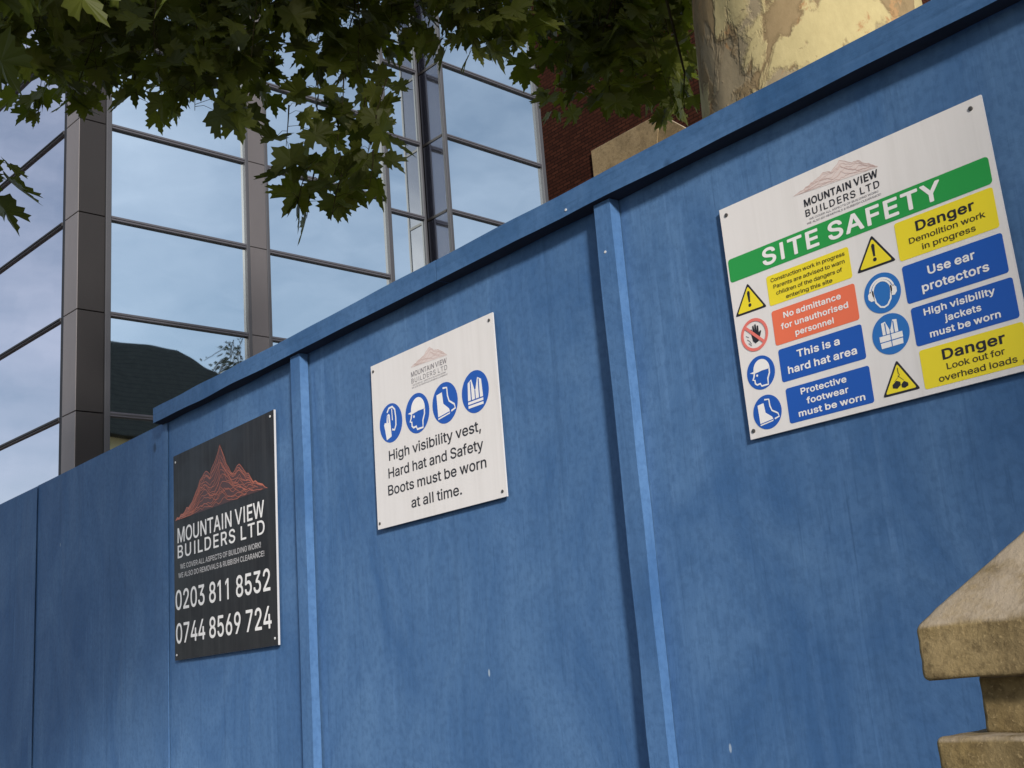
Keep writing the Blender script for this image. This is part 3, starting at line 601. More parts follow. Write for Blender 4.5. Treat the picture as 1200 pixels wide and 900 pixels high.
GLYPHS_MEDIUM = {
'!': (216, ['42,41 46,22 54,7 71,-8 83,-12 94,-14 115,-12 133,-2 146,14 152,26 154,38 152,56 141,76 125,90 113,94 101,96 83,94 63,84 52,73 48,65 44,53', '53,501 58,158 62,152 68,150 130,151 136,155 138,166 142,511 138,516 132,518 63,518 55,514']),
'&': (468, ['24,130 27,103 32,84 42,63 52,46 70,27 85,15 101,6 129,-7 150,-12 181,-16 211,-16 238,-13 264,-6 290,4 311,15 328,28 356,-6 361,-10 437,-10 446,-6 448,0 444,8 379,87 398,120 410,155 417,199 418,224 416,230 407,234 349,234 343,232 339,224 335,182 325,152 234,264 277,296 303,323 318,344 330,376 334,395 334,413 328,443 319,461 309,476 285,499 260,512 238,520 209,524 176,522 146,515 121,503 106,492 86,470 74,447 68,426 66,407 68,374 72,354 85,327 98,307 120,277 77,241 60,224 43,202 34,184 28,169 25,151', '107,124 110,151 119,170 141,194 170,217 278,88 257,73 228,61 202,56 169,58 146,67 134,74 124,85 113,101', '147,392 148,410 154,428 167,441 184,449 205,451 227,446 242,434 250,420 252,396 248,385 243,375 223,353 184,324 158,361 152,373']),
',': (208, ['28,-119 30,-125 38,-130 84,-130 92,-125 146,68 146,74 143,79 137,81 68,81 60,77']),
'.': (208, ['40,36 42,24 46,14 58,0 75,-11 99,-14 111,-12 123,-8 139,6 149,25 151,46 149,57 143,70 129,86 112,94 89,96 79,94 67,89 52,76 42,57']),
'0': (473, ['38,232 40,196 46,159 54,124 64,98 88,54 102,37 124,16 145,2 172,-9 199,-15 225,-17 255,-15 280,-10 298,-2 322,10 337,22 358,45 382,83 394,109 402,137 412,195 415,231 415,277 408,343 402,369 392,401 378,432 366,454 353,470 336,486 321,498 293,514 269,521 235,526 198,524 169,516 135,500 115,484 90,457 74,431 60,399 50,367 42,327 38,276', '120,232 120,287 126,339 140,383 148,400 160,417 169,428 183,438 195,444 211,448 233,450 249,447 264,442 279,432 290,421 301,407 317,374 328,329 334,278 333,220 326,169 313,125 296,94 282,80 271,72 258,65 242,60 221,60 206,62 191,66 176,76 154,99 147,111 136,136 125,178']),
'1': (440, ['66,368 70,360 76,358 82,360 160,418 160,-3 164,-8 170,-10 237,-10 242,-6 244,0 244,512 240,517 234,519 173,518 72,444 68,440 66,434']),
'2': (473, ['54,0 56,-6 64,-10 389,-10 395,-8 398,-3 399,56 397,62 392,66 172,67 282,180 334,240 366,285 378,308 385,328 390,357 391,381 386,413 377,437 364,460 343,482 320,500 299,511 271,520 236,526 192,523 158,514 129,500 108,484 84,458 70,432 60,406 56,377 56,359 63,352 127,352 133,354 136,359 138,380 143,399 158,423 169,434 183,442 200,448 215,450 238,449 253,446 272,438 286,429 298,415 306,400 310,381 310,361 308,347 302,330 290,310 274,287 234,243 56,54 54,48']),
'3': (473, ['34,132 36,109 42,87 52,66 66,46 86,26 105,12 130,0 158,-10 186,-15 221,-17 253,-14 280,-9 302,-2 330,13 349,26 368,45 380,62 391,83 397,100 402,125 403,151 402,167 397,189 390,209 380,228 367,245 352,260 334,274 310,286 290,294 244,300 380,454 382,461 382,508 378,516 372,518 70,518 62,514 60,508 60,452 62,446 67,442 269,442 148,305 146,299 146,248 148,242 154,238 213,238 234,236 262,228 281,218 298,204 312,183 318,159 319,136 316,119 311,106 300,91 291,82 264,67 229,60 207,60 186,63 165,70 149,79 138,89 128,102 122,118 119,135 112,142 44,142 38,140']),
'4': (473, ['30,106 32,100 40,96 271,96 272,0 274,-6 282,-10 343,-10 351,-6 353,0 353,95 413,96 419,98 423,106 423,162 421,168 413,172 353,173 353,317 349,326 343,328 282,328 274,323 272,317 271,172 124,173 318,501 320,508 316,516 310,518 247,518 238,514 32,166 30,158']),
'5': (473, ['50,124 54,102 60,81 70,61 85,41 101,25 117,12 144,-2 165,-10 188,-14 218,-17 246,-16 271,-11 292,-4 319,10 341,26 358,43 378,71 390,97 398,125 401,158 400,189 392,224 379,255 363,280 342,302 320,318 291,333 264,340 239,344 209,342 177,336 146,321 146,323 160,442 369,442 374,446 376,452 376,508 372,516 366,518 96,518 88,514 86,507 58,257 60,247 68,242 128,236 134,238 159,254 190,264 222,267 238,266 254,261 268,254 282,244 302,221 310,206 316,185 318,151 315,134 308,114 292,89 267,70 248,63 236,60 200,62 180,68 163,78 150,90 142,101 135,116 132,133 125,140 57,140 50,133']),
'6': (473, ['54,153 56,128 62,102 69,83 88,51 109,26 127,12 153,-2 171,-9 202,-16 229,-17 254,-15 283,-8 302,-1 327,13 345,28 364,49 376,67 386,88 394,110 398,142 398,172 394,203 387,226 377,247 362,270 344,288 323,302 302,312 281,319 247,324 226,324 204,320 330,502 332,508 327,516 321,518 252,518 244,514 117,328 88,280 72,247 61,215 54,182', '135,150 136,173 139,191 144,204 152,219 167,234 179,244 192,250 208,254 226,256 245,254 264,248 279,240 293,227 303,213 310,198 316,178 318,163 316,136 312,119 304,102 293,88 278,74 263,66 243,60 219,58 201,62 182,69 169,78 156,92 144,111 138,131']),
'7': (473, ['52,452 54,446 62,442 309,442 88,3 89,-6 97,-10 168,-10 174,-5 400,445 400,511 396,516 390,518 59,518 54,514 52,508']),
'8': (473, ['42,125 46,102 51,84 60,64 78,41 96,24 118,9 144,-3 173,-12 203,-16 243,-16 275,-12 299,-6 319,2 342,14 364,30 381,48 399,78 408,103 411,133 408,168 397,198 379,227 352,253 328,267 341,275 358,290 377,318 388,349 392,370 392,391 386,421 374,448 358,470 341,488 314,505 283,518 249,524 215,526 181,521 147,510 117,492 92,469 78,449 66,421 60,391 62,361 69,331 84,302 106,279 125,267 107,258 91,246 76,231 62,212 52,192 46,169 42,151', '126,131 126,152 130,169 137,182 148,196 159,205 179,216 200,223 215,225 238,225 260,221 279,214 293,205 304,196 318,178 324,161 326,147 326,126 322,111 316,99 306,86 291,74 279,68 261,62 241,60 222,59 196,62 175,68 160,75 148,84 136,98 130,109', '143,367 145,396 151,412 159,423 179,440 194,446 209,449 247,448 266,443 277,437 292,425 300,414 308,389 309,366 307,355 302,342 295,330 283,318 271,310 255,303 240,300 219,300 204,302 186,307 172,315 162,324 152,336 146,351']),
'9': (473, ['54,342 58,305 68,275 87,244 114,217 145,199 173,190 213,184 248,188 121,3 122,-6 131,-10 203,-10 210,-5 333,177 358,218 380,262 394,306 399,343 396,386 390,407 384,425 370,450 354,472 331,492 302,510 273,520 243,525 204,524 177,520 149,509 125,495 101,475 83,453 69,428 60,401 54,374', '136,341 136,362 138,379 144,397 153,413 165,427 180,438 193,444 209,449 244,449 264,443 278,434 292,422 304,407 311,391 316,372 318,356 316,330 310,310 303,295 292,280 278,268 263,260 243,254 218,254 202,256 184,263 168,274 156,286 144,305 139,320']),
'A': (500, ['6,0 8,-6 17,-10 85,-10 91,-8 95,-2 142,132 337,132 386,-5 395,-10 463,-10 471,-6 473,0 472,6 288,505 282,516 276,518 202,518 193,514', '168,209 208,321 239,421 274,308 310,209']),
'B': (476, ['50,0 52,-6 60,-10 259,-10 305,-5 336,4 368,20 393,40 408,60 420,85 427,117 428,151 422,182 410,209 394,232 375,250 342,267 357,274 373,286 388,304 400,324 404,339 408,358 408,384 406,400 399,427 384,457 365,478 341,496 322,505 304,511 256,518 60,518 52,514 50,508', '134,67 135,221 250,221 275,218 296,212 310,204 326,190 338,173 345,147 346,133 343,117 332,96 324,88 312,80 291,72 264,68', '134,296 135,442 253,442 266,440 293,431 304,423 315,411 321,400 325,386 326,366 324,355 320,340 314,330 304,318 291,309 276,302 253,296']),
'C': (530, ['30,234 38,176 48,142 59,114 70,93 88,67 110,44 129,27 158,9 176,0 202,-8 235,-15 265,-17 290,-16 320,-12 347,-4 379,10 397,22 420,40 440,62 458,87 470,112 480,147 483,160 481,166 473,170 409,170 403,168 398,163 394,146 386,128 371,106 360,96 343,83 313,70 288,64 257,63 237,66 206,76 181,90 158,112 138,141 124,173 116,207 114,240 116,298 124,334 134,360 144,377 158,398 173,412 191,426 206,434 226,440 244,444 269,446 294,444 322,436 345,425 362,412 379,392 392,370 398,346 406,338 473,338 479,340 483,349 472,391 453,429 432,456 401,484 381,498 359,508 323,520 279,526 234,524 207,518 186,512 146,493 120,474 94,448 68,412 52,380 38,332 32,288']),
'D': (522, ['50,0 52,-6 60,-10 228,-10 258,-8 294,-2 327,8 369,30 393,48 409,65 425,85 441,112 450,131 465,183 472,241 471,280 468,310 456,364 434,411 410,444 392,462 373,478 346,493 320,504 292,512 261,517 243,518 60,518 52,514 50,508', '134,67 134,441 249,440 272,436 303,426 331,408 354,385 370,357 382,322 388,286 388,232 382,190 370,153 354,126 338,108 312,88 291,79 267,72 234,68']),
'E': (439, ['50,0 52,-6 60,-10 375,-10 383,-6 385,0 385,57 383,63 378,66 134,67 135,218 355,218 361,220 366,229 366,286 364,292 358,296 135,296 134,441 375,442 380,446 382,452 382,508 378,516 372,518 60,518 52,514 50,508']),
'F': (430, ['50,0 52,-6 60,-10 124,-10 130,-8 134,-3 135,211 346,211 352,213 356,218 356,278 354,284 349,288 134,289 134,441 372,442 377,446 379,452 379,508 375,516 369,518 60,518 52,514 50,508']),
'G': (540, ['30,234 34,198 39,171 48,141 58,117 71,91 88,67 110,42 131,25 156,10 179,-1 202,-8 235,-15 286,-16 315,-13 341,-7 383,11 414,32 444,63 462,90 477,125 486,170 488,255 486,261 478,266 283,266 277,264 272,255 272,199 277,191 283,189 404,189 402,171 395,144 384,122 368,101 346,84 323,72 298,65 258,63 238,66 202,78 171,98 148,126 129,160 118,198 114,240 116,298 127,343 144,379 157,396 172,412 188,424 207,434 225,440 248,445 267,446 298,443 322,436 341,426 356,414 374,395 386,375 400,343 405,339 474,338 480,340 484,346 484,351 477,379 458,421 436,452 403,482 365,504 321,520 276,526 232,524 188,514 155,499 119,474 96,451 69,414 52,381 38,333 32,288']),
'H': (537, ['50,0 52,-6 60,-10 124,-10 130,-8 134,-3 135,222 382,222 383,-3 387,-8 393,-10 457,-10 465,-6 467,0 467,508 463,516 457,518 393,518 387,516 383,511 382,299 135,299 134,511 130,516 124,518 60,518 52,514 50,508']),
'I': (270, ['83,0 85,-6 93,-10 157,-10 163,-8 167,0 167,509 165,515 157,519 93,519 87,517 83,509']),
'K': (487, ['50,0 52,-6 60,-10 124,-10 132,-6 134,0 134,163 197,229 366,-8 372,-10 448,-10 456,-6 458,0 454,9 256,287 456,502 458,508 454,516 448,518 363,518 357,516 184,329 134,271 134,511 130,516 124,518 60,518 52,514 50,508']),
'L': (413, ['50,0 52,-6 60,-10 361,-10 367,-8 371,0 371,57 369,63 364,66 134,67 134,508 132,514 124,518 60,518 54,516 50,508']),
'M': (648, ['50,0 52,-6 60,-10 122,-10 128,-8 132,-3 131,370 160,291 276,-1 280,-8 286,-10 342,-10 350,-6 464,285 495,370 495,-3 499,-8 505,-10 568,-10 574,-8 578,0 578,508 576,514 568,518 476,518 468,514 344,194 315,106 289,185 160,514 152,518 60,518 54,516 50,508']),
'N': (543, ['50,0 52,-6 60,-10 125,-10 131,-8 134,-3 135,308 132,388 190,291 378,-6 387,-10 463,-10 472,-6 474,0 474,508 469,516 463,518 399,518 393,516 390,511 390,123 356,182 145,514 136,518 60,518 52,514 50,508']),
'O': (553, ['30,235 38,176 53,128 78,81 95,59 118,36 155,10 185,-3 206,-10 235,-15 265,-17 289,-16 317,-12 339,-6 365,4 389,16 410,32 432,52 448,70 472,108 482,133 491,158 502,217 502,278 496,332 480,381 457,425 431,458 397,487 361,507 316,521 286,525 258,526 216,520 173,507 134,485 101,456 76,423 53,381 38,332 32,294', '114,240 114,277 118,307 126,340 138,368 153,391 172,412 192,426 215,437 238,444 268,446 298,443 326,434 352,419 373,400 395,369 407,342 416,311 420,271 419,223 416,200 409,172 394,138 376,111 350,88 318,72 299,66 277,63 237,66 206,76 174,96 152,120 138,142 130,159 118,198']),
'P': (465, ['50,0 52,-6 60,-10 124,-10 130,-8 134,-3 135,176 252,176 276,178 304,184 324,192 355,210 378,231 393,251 408,281 416,317 418,360 414,392 404,424 387,453 364,478 339,495 323,503 298,512 251,518 60,518 52,514 50,508', '134,253 135,442 243,442 259,440 287,432 302,424 313,414 323,400 330,381 334,362 334,340 332,323 326,303 319,289 306,274 282,260 251,253']),
'R': (469, ['50,0 52,-6 60,-10 124,-10 130,-8 134,-3 135,188 241,188 347,-8 353,-10 427,-10 436,-6 438,1 434,9 328,203 365,226 380,240 392,255 404,277 412,297 419,337 417,384 412,407 404,427 394,448 384,461 366,479 348,492 327,502 306,510 259,518 60,518 52,514 50,508', '134,265 135,442 244,442 264,440 280,436 296,430 308,421 319,410 327,396 333,377 335,342 333,327 327,309 320,296 308,284 289,274 261,266 243,265']),
'S': (467, ['28,131 32,106 40,83 51,61 65,42 84,24 102,11 126,-1 155,-11 184,-16 218,-19 255,-18 291,-12 316,-4 340,8 365,25 383,42 394,57 406,78 412,96 418,126 418,152 413,180 406,198 392,219 364,246 326,268 281,285 199,308 163,322 146,333 135,344 128,355 125,371 126,386 130,402 140,417 152,428 169,438 186,444 208,448 234,448 253,446 275,440 287,435 303,424 318,406 324,392 328,376 335,368 404,368 409,372 411,378 408,400 404,418 394,440 386,454 364,478 341,496 319,508 276,521 246,525 215,526 165,518 136,508 114,497 94,483 76,465 62,446 54,430 48,414 43,392 42,358 51,323 64,299 89,274 117,255 150,240 256,209 285,198 305,188 323,174 333,158 336,133 330,111 320,95 298,77 270,65 239,60 204,60 182,64 163,70 138,86 124,105 118,119 114,139 107,146 36,146 29,139']),
'T': (469, ['22,452 24,446 32,442 182,441 183,-3 187,-8 193,-10 256,-10 262,-8 266,0 266,441 420,442 425,446 427,452 427,508 425,514 417,518 32,518 26,516 22,508']),
'U': (537, ['50,168 52,144 60,111 71,84 84,63 95,49 118,26 140,12 163,0 188,-9 219,-16 243,-18 287,-17 318,-12 345,-4 376,11 400,28 427,54 446,84 458,113 466,149 467,508 465,514 457,518 393,518 387,516 383,511 382,168 380,150 372,124 352,97 340,86 324,76 303,67 287,64 251,62 215,67 187,80 166,96 153,112 145,126 138,147 134,167 134,511 130,516 124,518 60,518 54,516 50,508']),
'V': (500, ['6,508 196,-6 204,-10 278,-10 284,-8 289,1 472,505 471,514 463,518 395,518 386,514 275,195 241,88 206,198 92,514 84,518 17,518 8,514']),
'W': (706, ['6,508 144,2 149,-8 155,-10 230,-10 236,-8 240,-2 330,331 343,384 358,322 447,-5 456,-10 530,-10 538,-6 679,505 679,511 675,516 669,518 603,518 597,516 594,511 492,112 475,185 390,511 386,516 380,518 306,518 300,516 296,511 213,194 193,111 173,199 92,511 88,516 82,518 17,518 8,514']),
'Y': (492, ['6,508 10,500 194,206 194,0 196,-6 204,-10 268,-10 274,-8 278,0 278,206 463,502 465,508 463,514 455,518 381,518 372,514 268,343 237,286 202,349 97,516 91,518 17,518 11,516']),
'a': (409, ['20,98 28,61 36,44 48,27 61,14 76,4 108,-11 150,-18 177,-18 200,-14 219,-8 238,1 253,12 266,26 267,-3 274,-10 336,-10 342,-8 346,0 346,264 344,289 338,310 330,326 319,344 298,364 272,379 240,390 201,394 164,392 130,385 99,372 72,354 54,336 41,315 32,295 32,288 35,283 96,264 103,264 108,269 114,279 124,293 144,309 157,315 174,320 212,320 239,312 254,298 260,289 264,275 266,251 260,243 246,238 167,228 113,218 91,210 67,198 42,177 30,159 22,131', '102,98 102,115 106,127 116,138 130,146 167,157 225,164 266,173 265,126 258,104 248,89 238,78 217,64 199,58 180,56 161,56 140,59 123,66 110,77 105,86']),
'b': (444, ['42,0 44,-6 53,-10 115,-10 122,-3 122,35 132,22 151,5 165,-4 187,-13 211,-18 242,-18 266,-14 287,-8 310,2 328,14 348,33 361,49 372,67 384,93 392,117 398,145 400,172 400,213 395,247 388,272 380,294 360,329 348,344 326,364 310,374 277,388 244,394 213,394 187,390 165,380 143,366 124,345 124,508 122,514 113,518 53,518 47,516 42,508', '122,185 126,228 136,265 154,292 168,305 181,312 198,318 219,320 236,319 255,314 279,300 293,284 304,266 312,242 318,210 318,177 314,143 306,118 294,95 277,76 259,64 235,58 205,58 182,64 162,78 144,99 134,119 126,148']),
'c': (416, ['24,183 30,132 41,94 62,56 74,40 93,21 110,8 133,-4 168,-14 194,-18 220,-18 260,-12 281,-4 305,8 322,20 340,38 354,56 364,76 372,99 371,108 364,112 308,126 301,126 296,123 288,102 276,84 262,72 249,64 226,58 198,56 182,59 163,66 148,76 127,101 116,124 110,147 106,174 106,201 110,229 118,255 131,281 151,302 169,313 196,320 230,318 246,313 259,306 280,287 289,272 294,256 300,252 307,252 364,267 370,271 371,281 356,315 340,339 315,362 286,378 259,388 223,394 192,394 156,388 132,380 101,362 78,341 60,318 42,286 33,259 26,218']),
'd': (444, ['24,184 26,153 32,119 40,93 50,72 64,48 78,31 96,14 114,2 136,-8 158,-14 183,-18 224,-16 245,-10 268,2 282,12 302,34 302,0 307,-8 313,-10 372,-10 378,-8 382,0 382,508 380,514 372,518 311,518 305,516 301,511 300,346 282,366 259,381 234,390 204,394 172,393 144,387 114,374 90,356 74,341 60,323 40,284 32,260 27,232', '106,175 108,220 118,258 125,274 136,290 149,302 162,311 177,316 193,320 216,320 234,316 249,310 263,300 276,286 285,272 294,251 300,221 302,175 299,151 292,125 282,100 262,76 246,66 223,58 194,57 170,62 152,72 134,91 120,113 111,142']),
'e': (424, ['24,182 26,149 33,116 46,83 61,56 74,39 101,15 129,-2 157,-12 187,-17 225,-18 261,-13 291,-3 321,14 346,37 362,58 374,87 373,97 368,100 309,115 303,115 298,111 290,95 280,82 261,66 234,58 219,56 194,57 168,64 145,78 127,97 115,120 109,141 107,160 371,160 379,164 381,170 381,209 378,240 370,274 354,311 337,337 314,359 288,376 257,388 213,394 190,394 165,390 133,380 110,368 92,354 65,326 52,306 41,282 33,258 28,232', '108,231 116,263 134,290 151,304 165,312 184,318 196,320 215,320 233,317 250,310 262,302 274,290 284,276 291,259 298,234 297,231']),
'f': (274, ['-4,327 -2,321 7,317 70,317 71,-3 75,-8 81,-10 144,-10 150,-6 152,0 152,317 228,317 234,319 238,327 238,379 236,385 228,390 152,390 153,435 156,445 162,454 177,462 201,464 227,458 233,460 238,467 252,515 252,524 248,530 230,536 210,539 183,540 145,534 132,528 111,516 90,495 76,469 70,437 70,390 7,390 1,388 -4,379']),
'g': (445, ['24,187 26,160 30,132 36,110 49,80 72,47 91,30 114,14 137,4 166,-3 183,-5 222,-4 246,2 266,12 282,22 302,43 302,-9 299,-30 292,-49 282,-62 274,-69 256,-79 230,-86 204,-88 174,-84 156,-78 141,-70 126,-56 107,-32 98,-31 45,-61 41,-66 41,-72 48,-85 73,-115 98,-134 133,-150 175,-159 219,-160 264,-154 294,-146 324,-130 348,-109 363,-89 374,-67 379,-47 382,-17 382,379 378,388 372,390 313,390 307,388 303,379 303,344 287,362 268,376 246,387 221,393 191,394 160,391 139,385 114,374 91,357 72,338 58,320 45,296 36,273 30,248 25,217', '106,178 108,222 118,260 127,277 137,291 151,304 162,310 175,316 194,320 216,320 233,316 248,310 262,301 274,289 285,273 296,247 301,221 302,185 300,154 293,130 284,110 267,90 253,80 228,71 199,69 169,74 150,84 132,102 120,122 110,149']),
'h': (430, ['42,0 44,-6 53,-10 113,-10 119,-8 123,-3 124,229 126,256 136,281 153,300 175,313 201,319 227,318 243,314 254,308 272,290 278,279 284,263 286,243 286,0 288,-6 296,-10 357,-10 363,-8 367,0 367,254 362,289 354,317 335,348 315,368 285,384 247,394 209,394 175,386 146,370 124,349 124,508 122,514 113,518 53,518 47,516 42,508']),
'i': (187, ['42,0 44,-6 53,-10 113,-10 119,-8 123,-3 124,379 122,385 116,389 53,390 47,388 43,382', '32,478 38,457 51,444 69,434 90,433 110,440 126,452 133,465 136,484 132,503 128,512 118,522 98,532 77,534 57,527 42,515 33,497']),
'j': (187, ['-20,-142 -18,-148 -13,-152 16,-152 48,-147 72,-136 86,-126 100,-113 112,-92 119,-72 124,-44 124,379 122,385 116,389 53,390 47,388 43,382 42,-42 36,-60 25,-72 10,-76 -13,-77 -18,-81 -20,-87', '31,479 33,468 38,457 51,444 67,435 89,433 112,440 126,453 134,469 136,487 134,498 129,509 116,523 100,532 77,534 58,528 41,513 32,496']),
'k': (401, ['42,0 44,-6 53,-10 113,-10 122,-6 124,0 124,136 153,163 288,-8 294,-10 372,-10 378,-8 382,0 379,8 214,216 368,373 370,379 368,385 360,390 285,390 279,388 124,229 124,508 122,514 113,518 53,518 47,516 42,508']),
'l': (206, ['52,0 54,-6 62,-10 124,-10 130,-8 134,0 134,509 132,515 124,519 62,519 56,517 52,509']),
'm': (630, ['42,0 44,-6 53,-10 113,-10 122,-6 124,0 124,240 127,267 136,288 154,306 179,318 205,320 227,316 244,306 258,289 264,272 264,-3 268,-8 274,-10 335,-10 341,-8 346,0 346,257 348,269 352,282 358,293 375,308 398,318 425,320 448,316 466,306 478,291 484,272 486,-3 490,-8 496,-10 557,-10 563,-8 567,0 566,270 560,308 554,324 542,345 522,367 506,378 478,390 453,396 416,395 398,392 374,383 346,366 330,350 318,334 306,355 286,375 268,386 243,394 210,396 176,388 147,373 122,349 122,379 118,388 112,390 53,390 47,388 42,379']),
'n': (430, ['42,0 44,-6 53,-10 113,-10 122,-6 124,0 124,229 128,261 140,287 153,300 163,308 179,314 192,318 219,319 243,314 261,302 276,284 284,263 286,243 286,-3 290,-8 296,-10 357,-10 365,-6 367,0 367,254 365,274 358,305 348,327 333,350 314,368 288,383 267,390 234,394 209,394 186,389 154,376 139,365 122,348 121,382 114,389 53,390 44,385 42,379']),
'o': (435, ['24,183 27,146 37,104 53,69 74,40 93,21 110,8 145,-8 183,-17 220,-18 258,-12 295,2 323,22 351,52 371,86 385,128 390,167 390,215 382,258 371,290 349,327 325,353 294,374 266,386 233,393 192,394 156,388 119,373 92,354 66,327 50,301 34,262 27,230', '106,174 108,217 112,239 121,263 138,290 151,302 169,313 188,318 206,320 230,318 246,313 259,306 276,291 294,263 302,241 308,208 309,174 306,147 296,115 284,95 269,78 248,64 226,58 193,57 169,63 151,74 134,92 120,115 110,147']),
'p': (444, ['42,-142 44,-148 53,-152 113,-152 119,-150 123,-145 124,33 147,8 162,-2 180,-10 211,-18 252,-17 287,-8 319,8 348,33 361,49 372,67 389,106 398,145 400,172 400,206 395,247 384,284 367,319 352,339 338,354 310,374 288,384 265,391 235,394 204,393 180,388 160,378 139,362 122,343 122,379 118,388 112,390 53,390 44,385 42,379', '122,185 126,228 136,265 154,292 168,305 181,312 198,318 219,320 236,319 255,314 279,300 293,284 304,266 312,242 318,210 318,177 314,143 306,118 294,95 277,76 259,64 235,58 205,58 182,64 162,78 144,99 134,119 126,148']),
'r': (279, ['42,0 44,-6 53,-10 113,-10 122,-6 124,0 124,239 127,262 134,277 144,291 155,300 168,308 192,315 220,316 243,312 252,317 254,323 254,384 249,392 243,394 213,395 178,390 165,386 144,374 122,352 121,382 114,389 53,390 44,385 42,379']),
's': (385, ['26,93 36,61 45,43 56,29 72,14 85,6 105,-4 124,-11 168,-18 196,-18 225,-14 246,-10 270,0 289,11 303,22 316,35 327,51 336,73 340,93 341,116 338,134 332,150 322,168 299,191 267,208 238,218 166,234 139,245 131,250 122,261 119,270 118,280 124,296 136,308 158,319 179,322 209,321 230,313 248,296 260,272 265,268 273,268 326,280 334,287 333,295 322,322 304,348 283,368 257,382 234,390 196,394 161,393 129,386 98,373 75,357 52,330 42,309 38,291 37,264 38,253 44,234 53,216 76,192 90,182 112,171 138,162 218,144 238,136 247,129 255,118 258,108 258,96 250,81 235,68 214,59 192,56 157,58 139,63 130,68 113,85 102,112 97,116 33,104 28,100']),
't': (247, ['-4,327 -2,321 4,318 55,317 55,83 62,50 72,29 93,8 113,-4 131,-10 158,-14 180,-14 202,-12 219,-6 223,3 210,59 202,64 178,60 163,60 150,63 141,71 136,91 136,317 204,317 210,319 214,327 214,379 212,385 204,390 136,390 136,471 134,477 126,481 62,480 57,477 55,471 55,390 7,390 -2,385 -4,379']),
'u': (430, ['42,131 44,107 50,82 64,46 74,32 90,16 102,6 121,-4 138,-10 165,-14 193,-15 217,-12 235,-6 255,4 271,14 288,32 288,0 292,-8 298,-10 357,-10 363,-8 367,0 367,379 365,385 357,390 296,390 288,385 286,379 286,144 282,119 278,107 268,92 249,74 223,62 199,60 175,63 161,68 150,76 134,95 126,118 124,143 123,382 119,388 113,390 53,390 47,388 42,379']),
'v': (409, ['8,379 154,-5 163,-10 226,-10 232,-8 238,1 380,373 382,379 380,385 371,390 305,390 296,385 212,150 195,96 178,148 92,385 84,390 18,390 10,385']),
'w': (587, ['12,379 128,-2 132,-8 138,-10 199,-10 207,-6 264,189 284,266 309,169 360,-5 369,-10 429,-10 438,-6 554,374 554,382 550,388 544,390 480,390 472,385 424,217 397,113 372,212 326,381 322,388 316,390 252,390 244,385 190,193 170,113 144,216 95,385 87,390 23,390 14,385']),
'y': (409, ['8,379 152,-1 135,-49 128,-62 118,-72 101,-80 82,-80 62,-76 54,-80 39,-131 38,-141 46,-149 69,-154 101,-155 120,-152 143,-145 156,-138 172,-126 191,-105 208,-74 378,369 381,382 377,388 371,390 305,390 297,385 214,159 195,96 179,147 92,385 84,390 18,390 10,385']),
' ': (188, [])}
